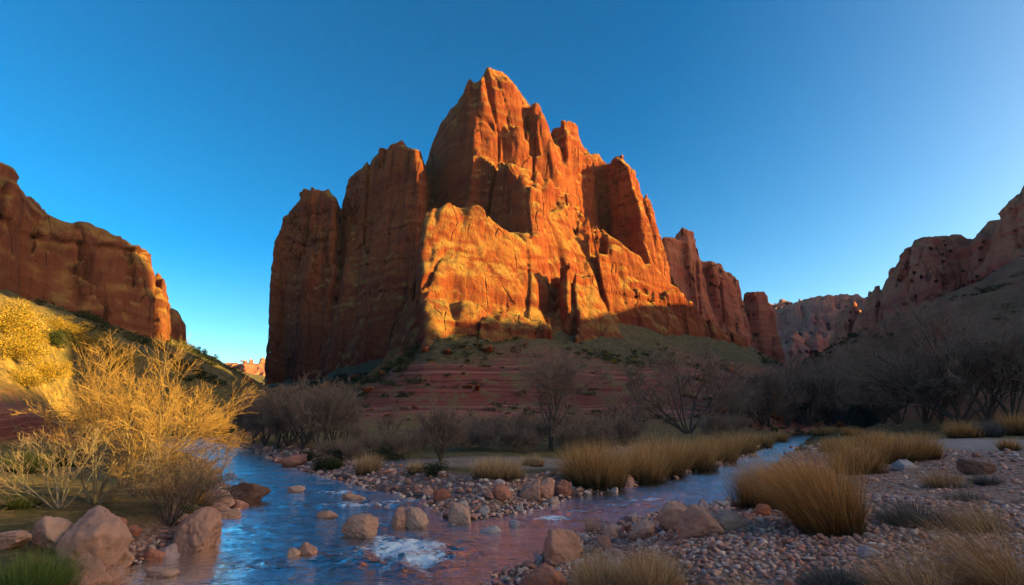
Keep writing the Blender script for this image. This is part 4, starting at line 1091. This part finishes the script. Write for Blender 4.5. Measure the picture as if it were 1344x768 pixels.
tree_obj('bare_shrub', 14, 178, 652, 'dark leafless shrub standing behind the golden tree', 'shrub', BB, stems=10, h=95 * s, r0=.02, twig_r=.004,
         levels=[(6, .5, 32, 6, .6), (6, .5, 36, 5, .6), (4, .5, 36, 4, .7)], wob=.15, up=.04, spread=.75)
LV = [(7, .55, 36, 7, .5), (6, .55, 36, 6, .55), (6, .5, 36, 5, .6), (2, .6, 36, 4, .7)]
def mid_tree(seed, px, py, hpx, label, stems, spread, lean=(0, 0), grp=None, lv=LV, dirs=None, tw=.24, r0=.017, up=.04):
    s = dscale(px, py); h = hpx * s
    return tree_obj('bare_tree', seed, px, py, label, 'tree', BB, grp, stems=stems, h=h * .8, top=h, r0=h * r0, twig_r=s * tw, levels=lv, spread=spread, lean=lean, wob=.14, up=up, stem_dirs=dirs)
t21 = mid_tree(21, 722, 592, 140, 'tall thin bare tree with upright trunks in front of the butte', 5, .30)
mid_tree(22, 905, 570, 124, 'wide dark bare tree with spreading limbs above the straw grass row', 8, .75, dirs=[(-.9,0,.8),(-.6,.2,1),(-.25,-.2,1.1),(.1,.2,1.1),(.4,0,1),(.7,.1,.8),(-1.1,.2,.6)])
t23 = mid_tree(23, 578, 606, 78, 'grey leafless sapling cluster rising from the middle of the green point', 9, .45)
mid_tree(24, 514, 592, 60, 'small dark bare tree with one leaning trunk above the pebble bank', 2, .55)
mid_tree(25, 1262, 556, 176, 'big dark leaning bare tree in front of the right slope', 7, .8, dirs=[(-1.2,0,.75),(-.8,.2,1),(-.3,-.2,1.1),(.3,.2,1.1),(.8,0,.9),(-1.5,.1,.5),(1.2,.1,.7)])
t26 = mid_tree(26, 1180, 556, 110, 'dark bare tree left of the big leaning one', 6, .7)
mid_tree(27, 1330, 552, 150, 'dark bare tree at the right frame edge', 6, .6)
mid_tree(28, 832, 580, 60, 'low dark bare shrub tree beside the wide bare tree', 5, .5)
TB = 'hazy bare trees under the butte'; TD = 'dark bare trees in the far grove on the right'
pt = mid_tree(31, 420, 592, 92, 'grey bare tree thicket at the foot of the dark left tower, tallest in front', 7, .6, grp=TB)
proto = [pt, mid_tree(32, 395, 590, 80, 'grey bare tree in the thicket above the far pebble bank', 8, .7, grp=TB)]
def copy_thing(src, px, py, hs, rz, label, grp):
    x, y, z = hit(px, py)
    r_ = src.copy(); COL.objects.link(r_); r_.location = (x, y, z); r_.rotation_euler = (0, 0, rz)
    r_['label'] = label
    if grp: r_['group'] = grp
    elif 'group' in r_: del r_['group']
    for ch in src.children:
        c_ = ch.copy(); COL.objects.link(c_); c_.parent = r_
    r_.scale = (hs,) * 3; return r_
gg = np.random.default_rng(77)
S0 = dscale(420, 592) * 92
proto = [(proto[0], dscale(420, 592) * 92), (proto[1], dscale(395, 590) * 80), (t21, dscale(722, 592) * 140), (t26, dscale(1180, 556) * 110), (t23, dscale(578, 606) * 78)]
for px, py, hp in [(348,585,62),(365,589,74),(378,586,84),(402,583,92),(438,588,82),(455,590,66),(333,582,70),(318,580,52),(470,598,48),(345,578,84),(388,580,96)]:
    pr_, h_ = proto[gg.integers(5)]; hp *= gg.uniform(.75, 1.15)
    copy_thing(pr_, px, py, hp * dscale(px, py) / h_, gg.uniform(0, 6), 'grey hazy bare tree in the thicket between river bend and dark left tower', TB)
for px, py, hp in [(965,560,70),(985,562,84),(1010,561,92),(1035,560,84),(1060,560,80),(1085,560,92),(1110,559,108),(1140,558,118),(1215,556,120),(1000,558,70),(1050,557,84),(1095,557,88),(1295,554,150),(1160,556,96),(1235,556,104)]:
    pr_, h_ = proto[gg.integers(5)]; hp *= gg.uniform(.75, 1.15)
    copy_thing(pr_, px, py, hp * dscale(px, py) / h_, gg.uniform(0, 6), 'dark bare tree in the dense grove beyond the straw grass and the stream bend', TD)
# low brown brush below the apron
s = dscale(660, 590); BR = 'low brown brush below the butte'
b0 = tree_obj('brush', 41, 655, 592, 'low brown leafless brush at the foot of the red slope', 'shrub', (M_twig, M_twig), BR, stems=14, h=38 * s, r0=.02, twig_r=s * .28, top=38 * s,
         levels=[(6, .55, 34, 5, .6), (6, .55, 36, 4, .6), (4, .55, 36, 4, .7)], spread=.95, wob=.15, up=.03)
B0 = s * 38
for px, py, hp in [(612,592,34),(632,588,40),(675,588,44),(690,594,34),(745,592,40),(765,588,46),(785,592,40),(805,586,46),(540,594,30),(555,590,36),(598,586,38),(700,584,44),(735,584,44),(490,600,34),(525,598,30),(458,606,30),(430,604,28),(640,582,40),(820,584,36),(775,582,40),(940,576,36),(960,572,34)]:
    copy_thing(b0, px, py, hp * dscale(px, py) / B0, gg.uniform(0, 6), 'low brown leafless brush at the foot of the red slope', BR)
print('trees', time.time() - T0)

# --- leafy shrubs: small leaf faces through the volume
def leaf_cloud(seed, n, leaf, clumps=9, flat=.75):
    g = np.random.default_rng(seed)
    c = g.normal(0, .42, (clumps, 3)); c[:, 2] = np.abs(c[:, 2]) * flat + .25; rad = g.uniform(.22, .45, clumps)
    k = g.integers(0, clumps, n); d = g.normal(size=(n, 3)); d /= np.linalg.norm(d, axis=1, keepdims=True)
    p = c[k] + d * (rad[k] * g.uniform(.35, 1, n) ** .5)[:, None]; p[:, 2] = np.abs(p[:, 2]) * .9
    a = g.normal(size=(n, 3)); a /= np.linalg.norm(a, axis=1, keepdims=True); b = np.cross(a, g.normal(size=(n, 3))); b /= np.linalg.norm(b, axis=1, keepdims=True)
    sz = leaf * g.uniform(.6, 1.4, n)[:, None]
    V = np.stack([p - a * sz, p + b * sz * .5, p + a * sz, p - b * sz * .5], 1).reshape(-1, 3)
    F = np.arange(4 * n).reshape(-1, 4)
    return V, F, np.repeat(g.random(n), 4), np.repeat(g.random(n), 4)
M_jun = plant_material('juniper', [(0, (0.025, 0.032, 0.014)), (1, (0.065, 0.07, 0.03))], trans=.15)
M_olive = plant_material('olive_brush', [(0, (0.06, 0.06, 0.024)), (1, (0.16, 0.14, 0.055))], trans=.2)
M_yel = plant_material('yellow_brush', [(0, (0.16, 0.13, 0.03)), (1, (0.55, 0.30, 0.05))], trans=.3)
M_dkg = plant_material('dark_bush', [(0, (0.03, 0.035, 0.018)), (1, (0.08, 0.08, 0.035))], trans=.2)
def lm(seed, n, leaf, mat, **k):
    V, F, a_, b_ = leaf_cloud(seed, n, leaf, **k); return mesh_np('shrub', V, F, mat, False, {'tip': a_, 'rnd': b_})
JUN = [lm(500 + i, 420, .085, M_jun) for i in range(5)]; OLI = [lm(520 + i, 380, .075, M_olive, flat=.5) for i in range(4)]; YEL = [lm(540 + i, 420, .08, M_yel, flat=.6) for i in range(4)]
JUNb = [lm(560 + i, 6000, .032, M_dkg, clumps=22) for i in range(2)]; YELb = [lm(570 + i, 9000, .026, M_yel, clumps=34, flat=.9) for i in range(2)]
def shrub_at(me, x, y, sz, label, grp, name='shrub', z=None):
    z = tz(x, y) if z is None else z
    o = link(name, me, None, (x, y, z - .12 * sz), gg.uniform(0, 6.28), (sz, sz, sz * gg.uniform(.7, 1.0))); tag(o, label, 'shrub', grp); return o
EXTRA = []
def field(n, more, xr, yr, cond, smin, smax, sets, label, grp, seed):
    g = np.random.default_rng(seed)
    X = g.uniform(*xr, 6000); Y = g.uniform(*yr, 6000); A = terrain(X, Y, True)
    ok = cond(X, Y, *A); X, Y, Z = X[ok], Y[ok], A[0][ok]
    cl = n3(X / 7, Y / 7, 0 * X + seed); pick = np.argsort(-(cl + g.normal(0, .5, len(X))))[:n + more]
    sz = g.uniform(0, 1, len(pick)) ** 1.5 * (smax - smin) + smin
    o = np.argsort(-sz / Y[pick]); pick, sz = pick[o], sz[o]
    for q, i in enumerate(pick):
        if q < n: shrub_at(sets[g.integers(len(sets))], X[i], Y[i], sz[q], label, grp, 'shrub', Z[i])
        else: EXTRA.append((X[i], Y[i], Z[i], sz[q]))
field(80, 170, (-66, -26), (34, 110), lambda x, y, z, d, l, r_, zl, zr, za, fd: (zl > 4) & (np.abs(x) < .92 * y) & (.34 * x + .94 * y > 37), .5, 1.3, JUN + OLI[:1], 'dark round shrub dotted on the shaded slope below the left canyon cliff', 'dark shrubs on the left slope', 61)
field(35, 60, (-52, -20), (26, 60), lambda x, y, z, d, l, r_, zl, zr, za, fd: (zl > 2) & (np.abs(x) < .92 * y) & (.34 * x + .94 * y < 37), .25, .7, YEL, 'low yellow bush on the sunlit part of the left slope', 'sunlit bushes on the left slope', 60)
field(45, 70, (-52, -14), (72, 125), lambda x, y, z, d, l, r_, zl, zr, za, fd: (za > 4) & (fd > 0), .6, 1.5, JUN + OLI[:2], 'dark shrub on the shaded slope below the left towers of the butte', 'shrubs on the dark slope of the butte', 62)
field(40, 90, (-16, 26), (60, 104), lambda x, y, z, d, l, r_, zl, zr, za, fd: (za > 8.5) & (fd > -1), .35, .9, OLI + YEL, 'low olive shrub on the upper skirt of the butte', 'olive shrubs on the butte skirt', 63)
field(35, 60, (24, 100), (80, 200), lambda x, y, z, d, l, r_, zl, zr, za, fd: (za > 4) & (fd > 0) & (np.abs(x) < .92 * y), .6, 1.5, JUN + OLI, 'dull shrub on the scree below the right hand towers', 'shrubs on the right scree of the butte', 64)
field(55, 160, (45, 130), (55, 180), lambda x, y, z, d, l, r_, zl, zr, za, fd: (zr > 5) & (np.abs(x) < .92 * y), .6, 1.7, JUN + OLI, 'dark shrub on the scree slope at the right side', 'shrubs on the right slope', 65)
field(0, 420, (-45, 75), (46, 110), lambda x, y, z, d, l, r_, zl, zr, za, fd: (za > .5) & (za < 12) & (np.abs(x) < .92 * y), .3, 1.0, OLI, '', '', 66)
field(0, 130, (-48, -14), (72, 125), lambda x, y, z, d, l, r_, zl, zr, za, fd: (za > 2) & (fd > 0), .5, 1.2, OLI, '', '', 67)
g = np.random.default_rng(91); fr_m = [mesh_np('fallen_rock', *rock_verts(400 + i, 4, 12, .05, .08, .8, .1), M_butte) for i in range(5)]
X = g.uniform(-45, 70, 4000); Y = g.uniform(52, 110, 4000); A = terrain(X, Y, True); ok = (A[6] > 1.2) & (A[7] > 0) & (np.abs(X) < .9 * Y); X, Y, Z = X[ok][:150], Y[ok][:150], A[0][ok][:150]
for x, y, z in zip(X, Y, Z):
    sz = .4 + 2.2 * g.random() ** 3.5
    o = link('fallen_rock', fr_m[g.integers(5)], None, (x, y, z + .1 * sz), g.uniform(0, 6.28), (sz, sz * g.uniform(.6, 1), sz * g.uniform(.6, 1)))
    tag(o, 'angular red rock fallen onto the slope below the butte', 'rock', 'fallen rocks below the butte')
Vs, Fs, ts, o_ = [], [], [], 0
for x, y, z, sz in EXTRA:
    V, F, a_, b_ = leaf_cloud(int(gg.integers(9)) + 700, 160, .11); an = gg.uniform(0, 6.28); c_, s_ = math.cos(an), math.sin(an)
    V = (V @ np.array([[c_, s_, 0], [-s_, c_, 0], [0, 0, .85]])) * sz + np.array([x, y, z - .12 * sz])
    Vs.append(V); Fs.append(F + o_); ts.append(a_); o_ += len(V)
tt = np.concatenate(ts)
tag(link('scrub', mesh_np('scrub', np.concatenate(Vs), np.concatenate(Fs), M_dkg, False, {'tip': tt, 'rnd': tt})), 'fine scrub speckling the canyon slopes', 'scrub', None, 'stuff')
for px, py, wp, me, label in [(4,436,84,YELb[0],'bright yellow sunlit bush at the left frame edge'),(66,452,46,JUNb[0],'dark green round bush among the sunlit yellow slope'),(76,434,44,YELb[1],'yellow topped bush behind the dark round bush on the left slope'),(102,456,50,YELb[0],'olive yellow bush with flat top above the golden tree'),
                              (30,505,40,YELb[1],'low yellow bush on the sunlit slope above the red ledge'),
                              (16,470,62,YELb[1],'spreading yellow bush below the bright one at the left frame edge'),(56,492,50,YELb[0],'yellow bush low on the sunlit slope left of the golden tree top'),(36,452,40,YELb[0],'small bright bush between two larger ones on the sunlit slope'),(150,478,46,YELb[1],'yellow bush glimpsed behind the golden tree crown')]:
    x, y, z = hit(px, py); dep = (y * CT + (z - CAMZ) * ST) / FPX; shrub_at(me, x, y, wp * dep / 1.7, label, None, 'bush', z)
for px, py, wp, me, label in [(567,624,48,JUNb[0],'dark green round bush at the foot of the grey sapling cluster'),(425,616,34,JUNb[1],'dark grey green round shrub on the pebble bank'),(452,602,40,JUNb[1],'dark bush under the far thicket on the middle bank'),(505,604,44,JUNb[0],'dark bush under the small leaning tree'),(405,606,30,JUNb[0],'dark shrub at the river bend by the reddish slab')]:
    x, y, z = hit(px, py); dep = (y * CT + (z - CAMZ) * ST) / FPX; shrub_at(me, x, y, wp * dep / 1.7, label, None, 'bush', z)
print('done', time.time() - T0)

bm = bmesh.new(); bmesh.ops.create_cube(bm, size=1.0)
for v in bm.verts: v.co = (v.co.x * 1400, v.co.y * 1400, v.co.z * 154 + 74)
hm = bpy.data.meshes.new('haze'); bm.to_mesh(hm); bm.free()
m = bpy.data.materials.new('haze_air'); m.use_nodes = True; nt = m.node_tree; nt.nodes.clear()
vo_ = nt.nodes.new('ShaderNodeVolumePrincipled'); vo_.inputs['Color'].default_value = (0.6, 0.7, 1.0, 1); vo_.inputs['Density'].default_value = 0.00008; vo_.inputs['Anisotropy'].default_value = 0.0
nt.links.new(vo_.outputs[0], nt.nodes.new('ShaderNodeOutputMaterial').inputs['Volume']); hm.materials.append(m)
tag(link('haze', hm), 'thin blue evening haze filling the canyon', 'haze', None, 'stuff')
